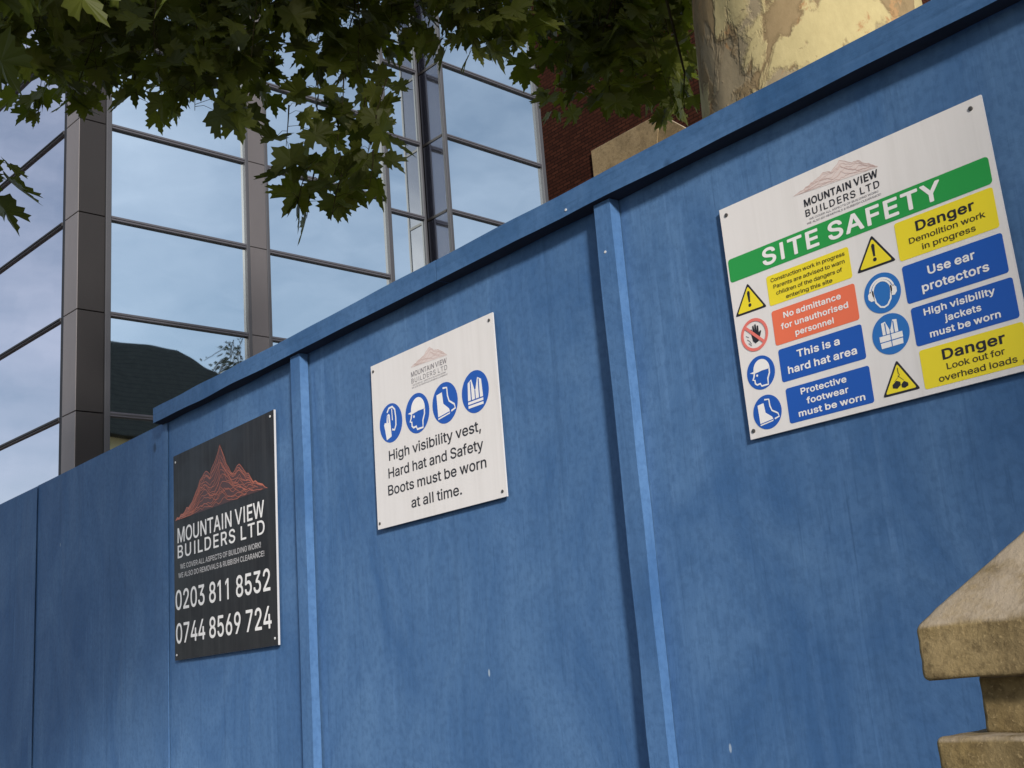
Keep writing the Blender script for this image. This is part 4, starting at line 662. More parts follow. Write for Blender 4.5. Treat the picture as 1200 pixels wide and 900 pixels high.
GLYPHS_BOLD = {
'!': (238, ['31,41 36,17 46,-1 65,-17 81,-24 94,-26 117,-23 132,-16 140,-10 156,8 162,24 164,38 164,53 160,65 149,84 140,92 125,102 101,108 86,106 74,103 55,92 44,81 38,69 32,55', '42,501 46,157 51,148 63,140 132,140 139,143 145,149 149,166 152,513 148,522 136,529 63,530 56,528 47,522 42,513']),
'&': (490, ['13,130 16,101 22,80 32,58 44,39 63,19 80,6 108,-10 128,-18 154,-24 181,-28 211,-28 233,-25 260,-19 289,-9 310,2 326,12 350,-16 359,-20 437,-21 449,-18 455,-11 458,0 455,12 393,87 411,122 422,156 428,208 428,229 424,238 415,244 407,246 349,246 338,242 332,236 328,229 326,197 321,174 250,261 288,292 315,320 334,353 343,382 344,395 344,423 335,454 317,484 290,508 265,522 240,530 209,534 171,532 142,525 116,512 99,500 77,476 64,451 57,428 54,407 56,372 62,349 76,321 88,301 106,279 69,249 49,228 34,207 24,188 18,171', '118,124 119,143 126,162 142,180 169,202 262,89 241,78 218,70 202,68 171,70 151,76 132,92 123,105', '158,392 158,408 164,422 173,432 186,438 205,440 223,436 234,427 240,416 240,397 234,380 215,361 186,339 164,372']),
',': (230, ['16,-119 22,-133 33,-140 89,-140 96,-137 102,-131 158,66 156,78 148,88 137,92 68,92 56,88 50,82 46,73']),
'.': (230, ['28,36 34,14 40,4 51,-8 71,-21 83,-24 99,-26 112,-24 128,-17 147,-1 153,7 160,24 162,46 160,58 152,76 137,94 113,106 89,108 77,106 61,98 44,83 38,75 30,58']),
'0': (495, ['27,232 30,196 35,158 44,123 54,93 78,49 94,29 116,8 139,-7 160,-16 181,-23 212,-28 241,-28 270,-24 298,-14 324,-1 345,14 360,30 376,51 390,75 410,124 418,157 423,191 426,254 425,296 420,336 414,367 404,402 382,449 361,477 331,504 297,524 270,532 235,536 193,534 156,524 129,510 107,492 80,462 64,436 50,404 39,368 32,332 27,276', '130,232 131,287 138,337 150,379 166,407 177,420 188,428 199,434 215,438 233,438 248,436 271,424 292,401 307,369 316,333 322,288 322,230 316,176 305,134 296,115 288,102 266,81 254,75 238,71 221,70 204,74 181,86 161,109 146,140 135,185']),
'1': (462, ['55,368 56,361 63,352 72,348 81,348 88,350 149,396 150,-4 154,-13 166,-20 234,-21 241,-20 252,-11 255,0 255,509 254,516 247,525 238,530 176,530 164,526 64,452 58,445 55,434']),
'2': (495, ['43,0 48,-13 57,-20 64,-21 389,-21 400,-18 406,-11 410,0 410,61 405,70 396,76 389,78 198,78 296,180 348,240 378,283 388,304 396,326 402,357 402,381 399,406 390,435 379,456 360,481 343,497 319,514 282,529 252,535 215,536 172,530 145,520 124,510 107,498 84,475 66,449 52,416 45,377 46,355 50,349 58,342 66,341 127,341 138,344 144,351 148,358 149,379 153,395 166,416 176,425 188,432 215,438 237,438 252,435 267,429 278,421 288,410 295,398 299,381 299,361 296,345 288,328 260,289 46,59 43,48']),
'3': (495, ['22,132 26,107 32,83 43,60 58,38 78,18 100,3 125,-10 151,-19 182,-26 215,-28 241,-27 272,-22 304,-12 327,-2 349,12 371,33 392,62 404,85 410,108 414,138 414,159 410,181 404,204 394,225 382,243 375,252 351,274 331,288 309,298 291,304 266,309 390,448 394,461 394,508 392,516 386,524 372,530 70,530 62,528 54,522 48,508 48,452 52,441 62,432 70,431 244,431 139,310 136,299 136,243 140,234 152,227 226,226 253,220 272,212 290,196 302,179 308,157 308,136 302,111 292,98 283,90 260,77 229,71 207,71 188,74 169,80 155,88 146,96 138,108 132,120 130,136 127,143 121,150 114,152 39,152 28,145']),
'4': (495, ['18,106 24,92 32,86 40,84 260,84 260,0 262,-7 268,-16 282,-21 343,-21 354,-18 360,-11 364,0 364,84 417,85 429,92 434,106 434,162 429,176 417,183 364,184 364,317 362,325 356,334 343,338 282,338 270,335 264,329 260,317 260,184 144,184 328,496 331,504 331,513 328,520 322,526 310,530 247,530 235,526 229,520 23,172 18,158']),
'5': (495, ['39,124 42,100 50,77 60,56 77,33 93,17 116,0 140,-12 164,-20 184,-25 218,-28 246,-26 272,-22 297,-14 324,0 349,18 366,35 383,58 398,89 408,123 412,158 410,194 404,221 393,251 378,278 363,297 333,324 303,340 284,347 255,353 220,354 190,350 159,341 169,431 366,431 380,436 386,445 388,452 388,508 386,516 380,524 366,530 96,530 89,528 80,522 75,511 46,257 47,248 50,241 56,235 63,232 128,225 140,228 163,244 192,254 222,256 250,251 263,245 278,234 295,212 302,197 306,181 306,151 304,136 298,118 284,97 271,86 258,78 230,71 212,71 194,74 178,81 168,88 158,98 150,109 140,141 133,148 126,151 56,151 49,148 42,142 40,135']),
'6': (495, ['42,153 46,124 51,100 59,79 78,45 92,29 112,10 131,-3 159,-16 188,-24 212,-28 241,-28 276,-22 302,-13 328,0 353,20 372,42 386,61 396,84 404,107 408,128 410,153 408,183 404,211 394,237 382,260 370,277 351,296 329,312 306,322 283,330 258,334 228,335 339,496 342,503 342,513 335,524 321,530 252,530 245,528 236,521 108,334 78,285 62,251 50,217 44,186', '146,150 146,172 150,189 162,213 174,226 185,234 199,240 216,244 237,244 250,242 265,236 275,228 288,216 296,203 302,188 306,170 306,151 304,133 298,116 290,102 277,88 266,80 256,74 238,70 219,70 202,72 188,78 173,89 164,100 154,116 148,133']),
'7': (495, ['41,452 46,439 55,432 62,431 291,431 76,5 76,-4 80,-11 86,-18 93,-20 169,-20 176,-18 183,-11 410,441 412,448 411,513 404,524 390,530 58,529 49,524 42,513']),
'8': (495, ['31,125 34,100 41,79 51,59 70,34 88,16 107,3 137,-12 161,-20 185,-25 223,-28 250,-27 288,-21 317,-12 342,1 365,16 383,34 400,56 412,80 420,110 422,147 416,179 401,214 380,242 364,258 350,268 370,287 386,312 398,342 402,370 401,405 394,433 377,464 351,493 320,514 284,529 249,536 215,536 180,532 142,520 111,502 84,476 68,454 55,423 50,396 50,370 54,340 66,310 82,288 103,268 87,257 74,245 51,214 42,194 34,171 32,151', '136,131 136,147 139,160 144,171 152,184 166,196 183,206 215,214 251,212 269,206 283,199 295,189 306,176 311,166 316,147 316,131 313,118 302,98 291,88 279,80 261,74 241,70 200,72 180,78 168,83 156,92 146,103 140,114', '154,367 156,395 160,406 167,416 176,424 188,432 214,438 245,438 261,433 272,428 284,418 290,408 298,385 296,356 292,346 285,335 275,326 265,319 253,314 239,311 210,312 193,316 182,322 172,329 162,342 157,353']),
'9': (495, ['42,342 48,304 58,271 74,243 97,217 126,196 154,184 188,176 225,174 113,12 110,0 114,-13 126,-20 200,-21 208,-20 219,-10 342,171 368,213 390,258 406,305 410,343 406,387 402,408 394,430 380,455 362,479 336,502 307,520 275,531 248,536 216,536 180,532 153,523 125,508 104,492 78,465 64,442 50,410 44,378', '146,341 146,362 149,377 154,392 162,407 173,419 185,428 210,438 240,438 254,435 267,429 278,421 289,409 298,394 304,375 306,356 306,337 302,320 297,306 288,292 275,280 263,272 247,266 234,264 211,266 191,272 178,280 166,291 156,306 150,322']),
'A': (522, ['-4,0 0,-13 12,-20 85,-21 98,-16 105,-7 149,121 330,121 375,-7 382,-16 395,-21 463,-21 474,-18 480,-11 484,0 482,11 297,513 294,520 288,526 276,530 202,530 190,526 184,519 -2,10', '184,220 239,383 264,303 294,220']),
'B': (498, ['39,0 44,-13 53,-20 60,-21 259,-21 294,-18 316,-14 341,-6 371,8 396,28 418,55 430,80 438,113 439,142 435,176 426,202 412,227 391,250 366,268 380,278 394,292 403,306 412,324 416,343 419,364 418,398 409,431 395,459 372,486 349,504 326,515 306,522 282,527 256,530 60,530 49,526 42,520 39,508', '146,78 146,210 250,210 282,206 295,200 311,189 322,178 330,164 334,141 332,119 321,100 304,88 289,82 264,78', '146,307 146,430 253,430 264,429 288,422 302,410 308,400 312,391 315,376 312,352 302,333 283,317 270,311 247,306']),
'C': (552, ['20,234 27,174 38,137 49,110 61,87 80,59 102,36 122,19 138,8 171,-10 200,-20 230,-26 284,-28 311,-24 342,-17 370,-6 403,12 428,32 448,54 467,81 483,116 494,156 494,165 490,172 484,178 473,182 409,182 397,178 390,171 380,140 363,114 338,92 312,80 284,74 257,74 238,76 210,86 181,104 162,125 143,155 133,183 126,224 124,268 129,309 139,344 148,364 160,383 185,408 203,420 218,426 254,434 281,434 300,432 322,424 342,414 354,404 370,387 382,365 390,337 397,330 404,328 473,327 484,330 490,337 494,348 488,379 480,402 470,423 449,454 421,483 386,507 345,525 325,530 292,536 258,536 238,535 193,526 151,508 112,482 86,455 59,418 42,384 27,334 20,288']),
'D': (544, ['39,0 44,-13 53,-20 60,-21 228,-21 280,-16 329,-2 370,18 400,40 417,57 434,79 450,106 460,127 470,158 476,181 482,241 482,280 478,315 466,369 444,417 418,452 399,470 378,487 352,502 325,514 293,523 261,528 243,530 60,530 49,526 42,520 39,508', '146,78 146,430 248,430 271,426 298,416 324,400 344,380 360,353 371,321 377,286 378,232 372,192 360,157 344,131 331,116 306,98 287,89 266,83 234,78']),
'E': (461, ['39,0 44,-13 53,-20 60,-21 375,-21 386,-18 392,-11 396,0 396,61 391,70 382,76 375,78 146,78 146,208 355,208 369,212 375,221 376,229 376,290 372,299 363,306 355,307 146,307 146,430 372,430 380,432 390,440 394,452 393,513 390,520 384,526 372,530 60,530 49,526 42,520 39,508']),
'F': (452, ['39,0 44,-13 56,-20 124,-21 136,-18 142,-11 146,0 146,200 346,200 357,204 364,210 367,221 366,283 362,292 353,298 346,300 146,300 146,430 369,430 376,432 386,440 390,452 390,513 386,520 380,526 369,530 60,530 49,526 42,520 39,508']),
'G': (562, ['20,234 24,194 28,170 38,137 48,112 58,91 78,62 94,44 115,24 138,8 166,-8 189,-16 215,-23 251,-28 286,-28 316,-24 342,-18 361,-12 389,2 422,24 452,56 472,85 488,123 497,165 499,192 499,255 496,267 489,273 478,276 283,276 271,273 265,267 262,255 262,199 263,192 269,183 283,178 392,178 392,175 385,148 374,127 360,109 341,93 319,82 293,76 258,74 239,76 207,88 179,106 168,118 153,137 138,169 126,215 124,268 129,309 139,344 147,362 160,382 182,406 211,424 226,430 248,434 267,435 296,432 318,426 336,416 349,406 364,390 377,370 390,337 397,331 404,328 474,328 485,331 492,337 495,349 488,381 480,403 468,427 444,460 408,492 370,514 323,530 276,536 227,534 187,524 150,508 112,482 82,453 60,420 42,385 27,334 20,288']),
'H': (559, ['39,0 44,-13 56,-20 124,-21 136,-18 142,-11 146,0 146,211 371,211 372,0 373,-7 381,-18 393,-21 457,-21 464,-20 473,-13 478,0 478,508 476,516 470,524 457,530 393,530 381,526 373,516 372,508 371,310 146,310 146,508 144,516 136,526 124,530 60,530 53,528 44,522 39,508']),
'I': (292, ['72,0 77,-13 86,-20 93,-21 161,-20 170,-16 178,-4 178,509 173,522 161,530 89,530 80,525 72,513']),
'K': (509, ['39,0 44,-13 56,-20 124,-21 136,-18 142,-11 146,0 146,159 196,212 359,-16 372,-21 448,-21 456,-20 464,-13 470,0 466,12 270,286 464,495 469,508 468,516 461,524 448,530 363,530 352,526 146,302 146,508 144,516 136,526 124,530 60,530 53,528 44,522 39,508']),
'L': (435, ['39,0 44,-13 53,-20 60,-21 361,-21 374,-16 382,-4 382,61 377,70 368,76 361,78 146,78 146,508 140,522 129,529 56,529 47,524 40,513']),
'M': (670, ['39,0 44,-13 53,-20 60,-21 126,-20 135,-16 142,-7 143,0 143,304 268,-11 275,-18 286,-21 342,-21 353,-18 362,-7 483,304 484,-4 488,-13 500,-20 568,-21 581,-16 588,-7 589,0 589,508 584,522 575,528 568,530 476,530 465,526 458,520 334,198 315,142 296,196 170,520 163,526 152,530 60,530 47,524 40,516 39,508']),
'N': (565, ['39,0 44,-13 53,-20 60,-21 129,-20 138,-16 146,-4 145,344 185,278 370,-13 379,-20 387,-21 463,-21 471,-20 480,-13 484,0 484,508 483,516 477,524 463,530 395,529 386,524 378,513 378,166 153,521 144,528 136,530 60,530 53,528 44,522 39,508', '144,345 145,345']),
'O': (575, ['20,235 27,175 43,123 68,76 87,52 110,28 129,14 150,1 180,-13 204,-20 230,-26 265,-28 319,-23 340,-18 369,-6 395,7 413,20 430,34 452,57 468,79 481,103 492,128 502,157 510,192 512,217 514,278 506,333 490,385 466,431 439,465 420,483 402,496 365,517 317,532 286,536 258,536 214,532 169,517 129,494 93,463 66,429 43,385 27,334 20,287', '124,240 125,277 128,306 136,336 148,362 161,383 180,404 198,416 220,427 240,432 268,435 296,432 322,424 345,410 365,393 380,374 395,343 404,310 409,271 408,218 398,174 384,143 368,119 344,98 314,82 277,74 257,74 238,76 210,86 181,104 158,130 140,163 129,200']),
'P': (487, ['39,0 44,-13 56,-20 124,-21 136,-18 142,-11 146,0 146,164 252,165 281,168 305,174 329,182 361,200 386,223 402,245 418,276 426,309 430,335 430,360 426,386 417,420 402,450 384,474 371,486 352,500 328,513 305,521 280,526 251,530 60,530 49,526 42,520 39,508', '146,264 146,431 254,430 283,422 295,415 305,406 314,394 320,379 323,362 324,340 322,324 316,307 310,294 298,282 278,270 251,264']),
'R': (491, ['39,0 44,-13 56,-20 124,-21 138,-16 144,-7 146,0 146,176 235,176 333,-7 340,-16 353,-21 427,-21 439,-18 445,-11 448,0 447,8 343,199 362,210 379,224 396,242 408,260 418,282 425,303 430,348 430,373 426,399 418,423 408,445 388,473 373,487 354,501 332,512 308,521 282,526 252,530 60,530 49,526 42,520 39,508', '146,276 146,431 256,430 286,422 301,413 309,405 317,392 322,376 324,342 317,313 309,301 300,292 284,284 257,277']),
'S': (489, ['18,131 22,105 30,78 40,58 54,39 73,19 91,5 121,-11 145,-20 167,-25 205,-30 243,-30 281,-25 305,-19 329,-10 354,4 376,20 396,41 408,59 420,82 427,110 430,136 427,168 421,190 409,214 396,232 378,250 353,266 330,278 283,296 208,316 165,334 151,344 141,354 136,367 136,381 138,393 145,405 155,416 168,425 184,432 205,436 241,437 270,430 295,416 304,408 312,396 320,367 330,358 338,357 401,357 408,358 417,365 422,374 422,386 418,411 404,445 382,475 364,492 344,506 316,520 291,529 269,534 239,536 215,536 176,532 131,518 106,505 83,488 64,469 52,451 42,430 34,408 31,383 31,364 34,341 45,310 62,285 73,272 93,256 130,236 168,222 269,193 288,186 306,174 315,167 322,157 324,145 324,133 319,114 302,94 278,80 244,71 209,70 180,76 159,85 141,99 130,118 122,148 116,154 109,157 34,157 27,154 21,148 18,141']),
'T': (491, ['11,452 16,438 28,431 172,430 172,-4 176,-13 188,-20 256,-21 268,-18 274,-11 278,0 278,430 417,430 428,434 434,440 438,452 438,508 434,520 428,526 417,530 28,529 19,524 12,513']),
'U': (559, ['39,168 42,139 48,109 58,84 74,58 87,41 111,18 130,5 158,-10 186,-20 222,-27 243,-29 292,-28 331,-20 359,-10 385,4 408,20 435,47 453,73 470,112 476,145 478,160 478,508 473,522 464,528 457,530 393,530 381,526 373,516 372,508 372,168 368,145 362,129 350,111 337,98 325,88 307,80 293,76 275,73 251,72 217,78 203,83 185,94 174,104 162,119 155,130 148,149 146,167 146,508 144,516 136,526 124,530 60,530 47,524 40,516 39,508']),
'V': (522, ['-4,508 186,-11 192,-18 204,-21 278,-21 289,-18 296,-11 299,-4 482,501 484,508 480,520 474,526 463,530 390,529 383,526 377,520 271,217 241,126 213,211 102,520 96,526 84,530 12,529 0,522']),
'W': (728, ['-4,508 133,0 138,-11 142,-16 155,-21 230,-21 242,-18 248,-11 343,335 438,-11 444,-18 456,-21 530,-21 538,-20 546,-13 551,-4 690,503 689,516 683,524 669,530 603,530 592,526 586,520 492,161 400,513 398,520 391,526 380,530 306,530 295,526 288,520 194,162 100,520 94,526 82,530 12,529 0,522']),
'Y': (514, ['-4,508 0,494 182,203 182,0 186,-11 192,-18 204,-21 268,-21 279,-18 286,-11 289,0 289,203 472,497 476,508 472,520 466,526 455,530 381,530 367,524 266,361 236,310 211,354 105,524 91,530 12,529 0,522']),
'a': (431, ['10,98 12,75 18,57 26,39 36,25 63,-1 99,-20 122,-26 143,-29 187,-28 223,-18 243,-8 255,0 260,-13 272,-20 336,-21 350,-16 356,-7 358,0 358,264 354,290 348,314 340,332 327,351 305,372 277,389 241,400 201,406 160,403 128,396 93,382 70,366 44,341 34,325 24,305 20,296 20,287 24,280 30,274 94,254 104,254 116,261 132,286 150,300 176,308 208,310 228,304 244,294 252,280 254,253 237,248 162,239 119,231 91,222 61,208 48,198 34,185 20,163 12,135', '113,99 113,111 116,121 123,130 135,136 169,146 254,159 254,128 248,107 240,96 230,86 209,72 180,66 161,66 142,70 125,78 116,88']),
'b': (466, ['32,0 36,-13 45,-20 53,-21 116,-20 123,-18 130,-11 132,-4 133,6 153,-10 171,-19 199,-27 242,-29 268,-26 292,-18 315,-8 335,6 356,25 370,43 382,62 394,89 403,115 408,141 411,172 411,206 406,248 394,288 382,316 370,335 346,362 318,382 292,394 257,404 221,406 191,402 159,390 135,373 134,508 130,522 118,529 48,529 39,524 32,513', '134,185 136,224 146,261 162,284 174,296 186,302 200,307 219,309 235,308 251,304 271,292 284,277 294,261 301,240 306,210 307,177 302,144 294,117 284,100 270,84 255,74 230,68 206,68 187,74 169,86 154,104 144,124 136,155']),
'c': (438, ['13,183 18,130 31,89 52,50 66,32 86,13 105,-1 128,-14 166,-26 194,-29 220,-29 261,-22 286,-14 311,-1 329,12 348,30 363,51 376,76 384,98 382,110 379,116 370,122 310,138 300,138 293,134 286,128 278,107 268,91 257,82 245,74 221,68 198,68 183,70 168,76 155,84 136,107 126,128 121,148 118,174 118,201 121,227 128,250 140,275 155,292 173,303 196,308 226,308 242,303 253,297 272,279 286,249 298,242 309,242 368,257 379,266 382,273 382,282 366,320 352,340 329,364 303,382 270,396 233,404 192,405 154,399 128,390 96,371 70,349 50,324 32,290 22,260 15,222']),
'd': (466, ['13,184 16,148 21,117 30,89 42,63 54,43 70,24 89,6 109,-7 147,-23 183,-29 213,-28 239,-24 264,-14 291,6 292,-4 295,-11 301,-18 308,-20 372,-21 385,-16 392,-7 393,0 393,508 388,522 379,528 372,530 311,530 299,526 293,520 290,508 289,374 264,390 244,399 221,404 190,406 158,402 134,395 108,383 82,364 62,344 51,329 30,288 22,262 16,237', '118,175 118,215 128,253 142,280 162,298 172,304 190,308 206,309 225,307 239,302 251,296 264,283 272,272 282,249 288,224 290,204 290,162 284,133 274,109 264,94 246,78 224,70 194,68 175,72 159,81 142,99 130,118 122,144']),
'e': (446, ['13,182 16,144 22,115 36,78 52,50 66,32 95,6 125,-12 155,-22 198,-29 232,-28 270,-22 302,-10 327,4 354,29 372,53 386,86 384,98 376,108 306,126 292,122 275,92 265,82 255,76 243,71 226,68 195,68 172,74 153,86 140,99 127,120 119,148 371,148 382,152 390,162 392,209 388,251 379,283 364,317 345,344 321,367 293,385 258,398 213,406 190,405 163,402 129,390 104,378 84,362 56,331 43,312 31,287 22,260 16,234', '121,242 130,265 149,289 173,304 196,309 225,308 237,304 250,297 270,277 278,261 284,244 284,242']),
'f': (296, ['-14,327 -10,314 2,306 60,306 60,0 61,-7 67,-16 76,-20 141,-21 149,-20 159,-11 162,0 162,306 232,306 244,314 249,327 249,379 244,393 235,399 228,400 163,400 164,434 168,444 173,448 182,452 206,452 227,448 241,452 248,462 262,513 262,528 253,539 241,544 214,550 183,551 163,549 144,544 128,538 106,526 83,504 75,493 66,475 60,444 60,401 2,400 -5,397 -11,391 -14,379']),
'g': (467, ['13,187 14,160 19,130 34,87 48,61 64,40 80,24 100,10 124,-2 149,-11 183,-16 208,-16 235,-12 254,-6 271,2 290,15 290,-18 282,-44 268,-60 256,-67 242,-72 225,-76 204,-76 184,-75 166,-70 142,-56 115,-24 101,-20 90,-23 39,-52 33,-58 30,-65 31,-77 48,-104 71,-128 96,-146 119,-156 138,-163 180,-170 219,-172 266,-166 298,-156 330,-139 346,-126 360,-112 372,-94 384,-71 390,-48 394,-17 394,379 392,387 386,396 372,400 309,400 302,397 296,391 292,384 292,372 274,386 251,397 231,402 204,406 176,404 150,400 129,393 109,383 83,365 64,345 49,326 35,300 25,275 18,250 14,217', '118,178 118,217 128,255 145,283 163,298 179,306 194,308 216,308 231,306 243,301 255,293 266,282 276,268 284,246 290,216 292,185 289,158 283,135 274,116 259,98 247,90 224,82 199,80 177,84 156,94 140,109 130,127 122,151']),
'h': (452, ['32,0 36,-13 48,-20 118,-20 125,-18 131,-11 134,0 134,229 139,260 150,282 169,298 194,307 219,308 238,304 253,294 266,279 274,253 275,0 278,-11 285,-18 292,-20 357,-21 370,-16 378,-4 378,254 374,290 364,322 349,348 328,371 306,386 289,394 269,401 234,406 192,402 161,392 135,375 134,508 130,522 118,529 48,529 39,524 32,513']),
'i': (209, ['32,0 36,-13 45,-20 53,-21 118,-20 127,-16 134,-4 134,379 130,393 118,400 48,400 39,396 32,384', '20,478 22,468 29,452 41,438 52,430 68,424 90,422 100,424 116,430 134,445 143,460 148,484 142,507 136,519 125,530 117,536 100,543 77,544 68,543 52,536 34,522 29,515 22,498']),
'j': (209, ['-31,-142 -26,-156 -14,-163 16,-164 34,-162 64,-153 85,-142 108,-120 122,-96 130,-74 134,-44 134,379 130,393 118,400 48,400 39,396 32,384 32,-37 28,-54 20,-62 10,-66 -14,-66 -21,-69 -28,-75 -31,-87', '20,479 22,467 29,451 43,436 66,424 89,422 99,424 117,431 134,445 145,467 147,487 145,499 138,514 124,531 101,542 77,544 67,543 52,537 33,521 22,498']),
'k': (423, ['32,0 36,-13 48,-20 113,-21 121,-20 130,-13 134,0 134,131 152,147 274,-9 283,-18 294,-21 376,-20 385,-16 392,-4 392,5 388,13 229,215 376,366 381,379 378,391 371,397 360,400 285,400 273,397 135,256 134,508 130,522 118,529 48,529 39,524 32,513']),
'l': (228, ['41,0 46,-13 55,-20 62,-21 128,-20 137,-16 144,-4 145,509 140,522 128,530 58,530 49,525 42,513']),
'm': (652, ['32,0 36,-13 48,-20 118,-20 125,-18 131,-11 134,0 134,240 136,259 140,271 146,282 161,298 180,307 205,310 222,306 237,298 248,283 252,271 253,0 254,-7 263,-18 274,-21 335,-21 349,-16 355,-7 356,0 356,257 358,265 362,277 368,287 382,300 404,308 425,310 443,306 461,295 470,282 474,268 474,0 476,-7 482,-16 491,-20 557,-21 568,-18 574,-11 578,0 578,270 571,310 564,329 552,351 530,375 511,388 479,402 453,406 412,406 379,397 346,380 319,354 310,367 285,390 265,400 242,406 210,407 183,402 151,389 133,376 130,391 123,397 116,400 53,400 41,397 35,391 32,379']),
'n': (452, ['32,0 36,-13 48,-20 118,-20 125,-18 131,-11 134,0 134,229 139,260 150,282 169,298 194,307 219,308 238,304 253,294 266,279 274,253 275,0 276,-7 285,-18 296,-21 357,-21 364,-20 373,-13 378,0 378,254 376,279 369,307 358,333 344,355 323,375 308,386 281,398 259,403 234,406 209,404 184,400 157,390 133,374 132,384 129,391 123,397 116,400 53,400 45,399 36,393 32,379']),
'o': (457, ['13,183 17,138 27,100 44,64 66,32 86,13 105,-1 141,-18 179,-28 220,-29 260,-23 300,-7 330,14 356,40 370,60 381,82 393,115 401,161 402,199 397,244 384,286 366,321 343,351 320,371 283,392 247,402 201,406 163,401 128,390 96,371 65,343 44,313 25,270 16,234', '118,174 118,213 128,250 134,265 144,279 155,292 167,300 179,305 196,308 219,308 236,305 250,299 261,290 272,280 282,264 292,239 298,208 298,174 296,153 289,128 279,107 261,86 248,76 224,68 198,68 174,73 158,82 142,99 130,119 121,148']),
'p': (466, ['32,-142 36,-156 48,-163 118,-163 125,-160 131,-154 134,-142 135,4 160,-14 175,-20 194,-26 217,-29 242,-29 268,-26 301,-14 335,6 360,30 382,62 400,105 408,141 411,172 411,206 406,248 394,288 382,316 370,335 346,362 316,384 279,399 257,404 235,406 200,404 176,398 155,388 133,372 132,384 130,391 123,397 116,400 48,400 41,397 35,391 32,379', '134,185 136,224 146,261 162,284 174,296 186,302 200,307 219,309 235,308 251,304 271,292 284,277 294,261 301,240 306,210 307,177 302,144 294,117 284,100 270,84 255,74 230,68 206,68 187,74 169,86 154,104 144,124 136,155']),
'r': (301, ['32,0 36,-13 48,-20 118,-20 125,-18 131,-11 134,0 134,239 138,261 143,272 152,283 163,293 177,300 197,304 248,302 260,309 264,323 264,384 261,395 255,402 248,404 234,406 213,406 187,404 161,396 133,378 128,393 116,400 48,400 41,397 35,391 32,379']),
's': (407, ['14,93 19,73 26,56 36,38 48,22 64,6 79,-4 100,-14 122,-22 168,-29 196,-29 226,-26 247,-20 274,-10 295,2 311,14 324,28 336,46 344,63 350,85 352,116 350,131 344,150 334,170 324,184 310,196 294,207 275,216 247,226 167,246 144,254 132,266 130,280 136,293 152,305 174,311 196,312 216,308 228,300 240,287 252,265 264,257 275,257 331,270 342,279 344,286 344,295 332,328 312,356 288,378 262,392 236,400 196,406 156,404 128,398 92,382 67,365 53,350 42,336 34,319 28,296 26,283 28,251 34,230 44,210 66,186 99,165 129,154 216,132 232,126 245,114 247,100 245,93 235,82 219,72 192,66 163,68 144,73 132,80 121,93 110,120 101,126 93,128 28,114 18,106']),
't': (269, ['-14,327 -11,316 -1,308 44,306 44,83 48,57 52,44 62,24 73,11 87,-2 108,-14 129,-21 158,-25 180,-25 208,-22 224,-16 230,-10 234,3 223,56 220,65 213,71 206,74 178,71 155,73 150,79 147,91 147,306 204,306 211,308 220,314 225,327 225,379 222,391 215,397 208,400 147,401 147,471 144,482 137,488 126,492 61,492 52,487 44,475 44,401 2,400 -7,396 -13,387 -14,379']),
'u': (452, ['32,131 34,102 38,80 46,60 55,41 66,24 83,8 97,-3 117,-14 137,-20 161,-25 193,-26 207,-24 228,-20 245,-14 260,-6 277,6 278,-4 280,-11 287,-18 294,-20 357,-21 370,-16 376,-7 378,0 378,379 373,393 364,399 357,400 296,400 285,397 278,391 275,379 275,144 272,127 262,102 247,86 227,75 199,71 177,74 158,84 144,100 137,119 134,143 134,379 133,387 125,397 113,400 53,400 39,396 33,387 32,379']),
'v': (431, ['-4,379 0,366 144,-11 151,-18 163,-21 226,-21 238,-18 244,-11 248,-4 390,369 392,379 389,391 383,397 371,400 305,400 298,399 288,392 195,134 105,384 100,393 92,399 84,400 13,400 2,393']),
'w': (609, ['2,379 116,-3 124,-16 138,-21 199,-21 210,-18 216,-11 284,222 350,-11 357,-18 369,-21 429,-21 437,-20 446,-13 452,0 564,372 565,384 558,396 544,400 480,400 469,397 462,391 397,160 338,383 334,391 328,397 316,400 252,400 241,397 234,391 170,159 110,378 103,393 94,399 87,400 18,400 6,393']),
'y': (431, ['-4,379 2,362 140,-2 125,-44 118,-56 110,-64 97,-69 57,-65 46,-72 40,-82 28,-129 27,-143 30,-150 37,-156 61,-164 101,-166 128,-162 157,-150 179,-134 200,-110 218,-78 388,365 392,375 392,384 385,396 371,400 305,400 298,399 289,393 195,134 105,384 100,393 92,399 84,400 13,400 2,393']),
' ': (188, [])}
def font_outline(body, bold=0.0, spacing=1.0):
    """flat letters, filled from the stored outlines"""
    table = GLYPHS_BOLD if bold > .0125 else GLYPHS_MEDIUM if bold > .003 else GLYPHS_REGULAR
    cu = bpy.data.curves.new('lettering', 'CURVE')
    cu.dimensions = '2D'; cu.fill_mode = 'BOTH'
    x = 0.0
    for ch in body:
        adv, loops = table[ch]
        for lp in loops:
            pts = [tuple(int(t) / 1000 for t in q.split(',')) for q in lp.split()]
            sp = cu.splines.new('POLY'); sp.points.add(len(pts) - 1); sp.use_cyclic_u = True
            for p, (a, b) in zip(sp.points, pts): p.co = (x + a, b, 0, 1)
        x += adv / 1000 * spacing - .022
    ob = bpy.data.objects.new('lettering_tmp', cu)
    COL.objects.link(ob)
    dg = bpy.context.evaluated_depsgraph_get()
    me = bpy.data.meshes.new_from_object(ob.evaluated_get(dg))
    vs = [(v.co.x, v.co.y) for v in me.vertices]; fs = [tuple(p.vertices) for p in me.polygons]
    bpy.data.objects.remove(ob, do_unlink=True); bpy.data.curves.remove(cu); bpy.data.meshes.remove(me)
    return vs, fs
_caps = {}
def cap_height(bold):
    if bold not in _caps:
        vs, _ = font_outline('H', bold); _caps[bold] = (min(v[1] for v in vs), max(v[1] for v in vs))
    return _caps[bold]

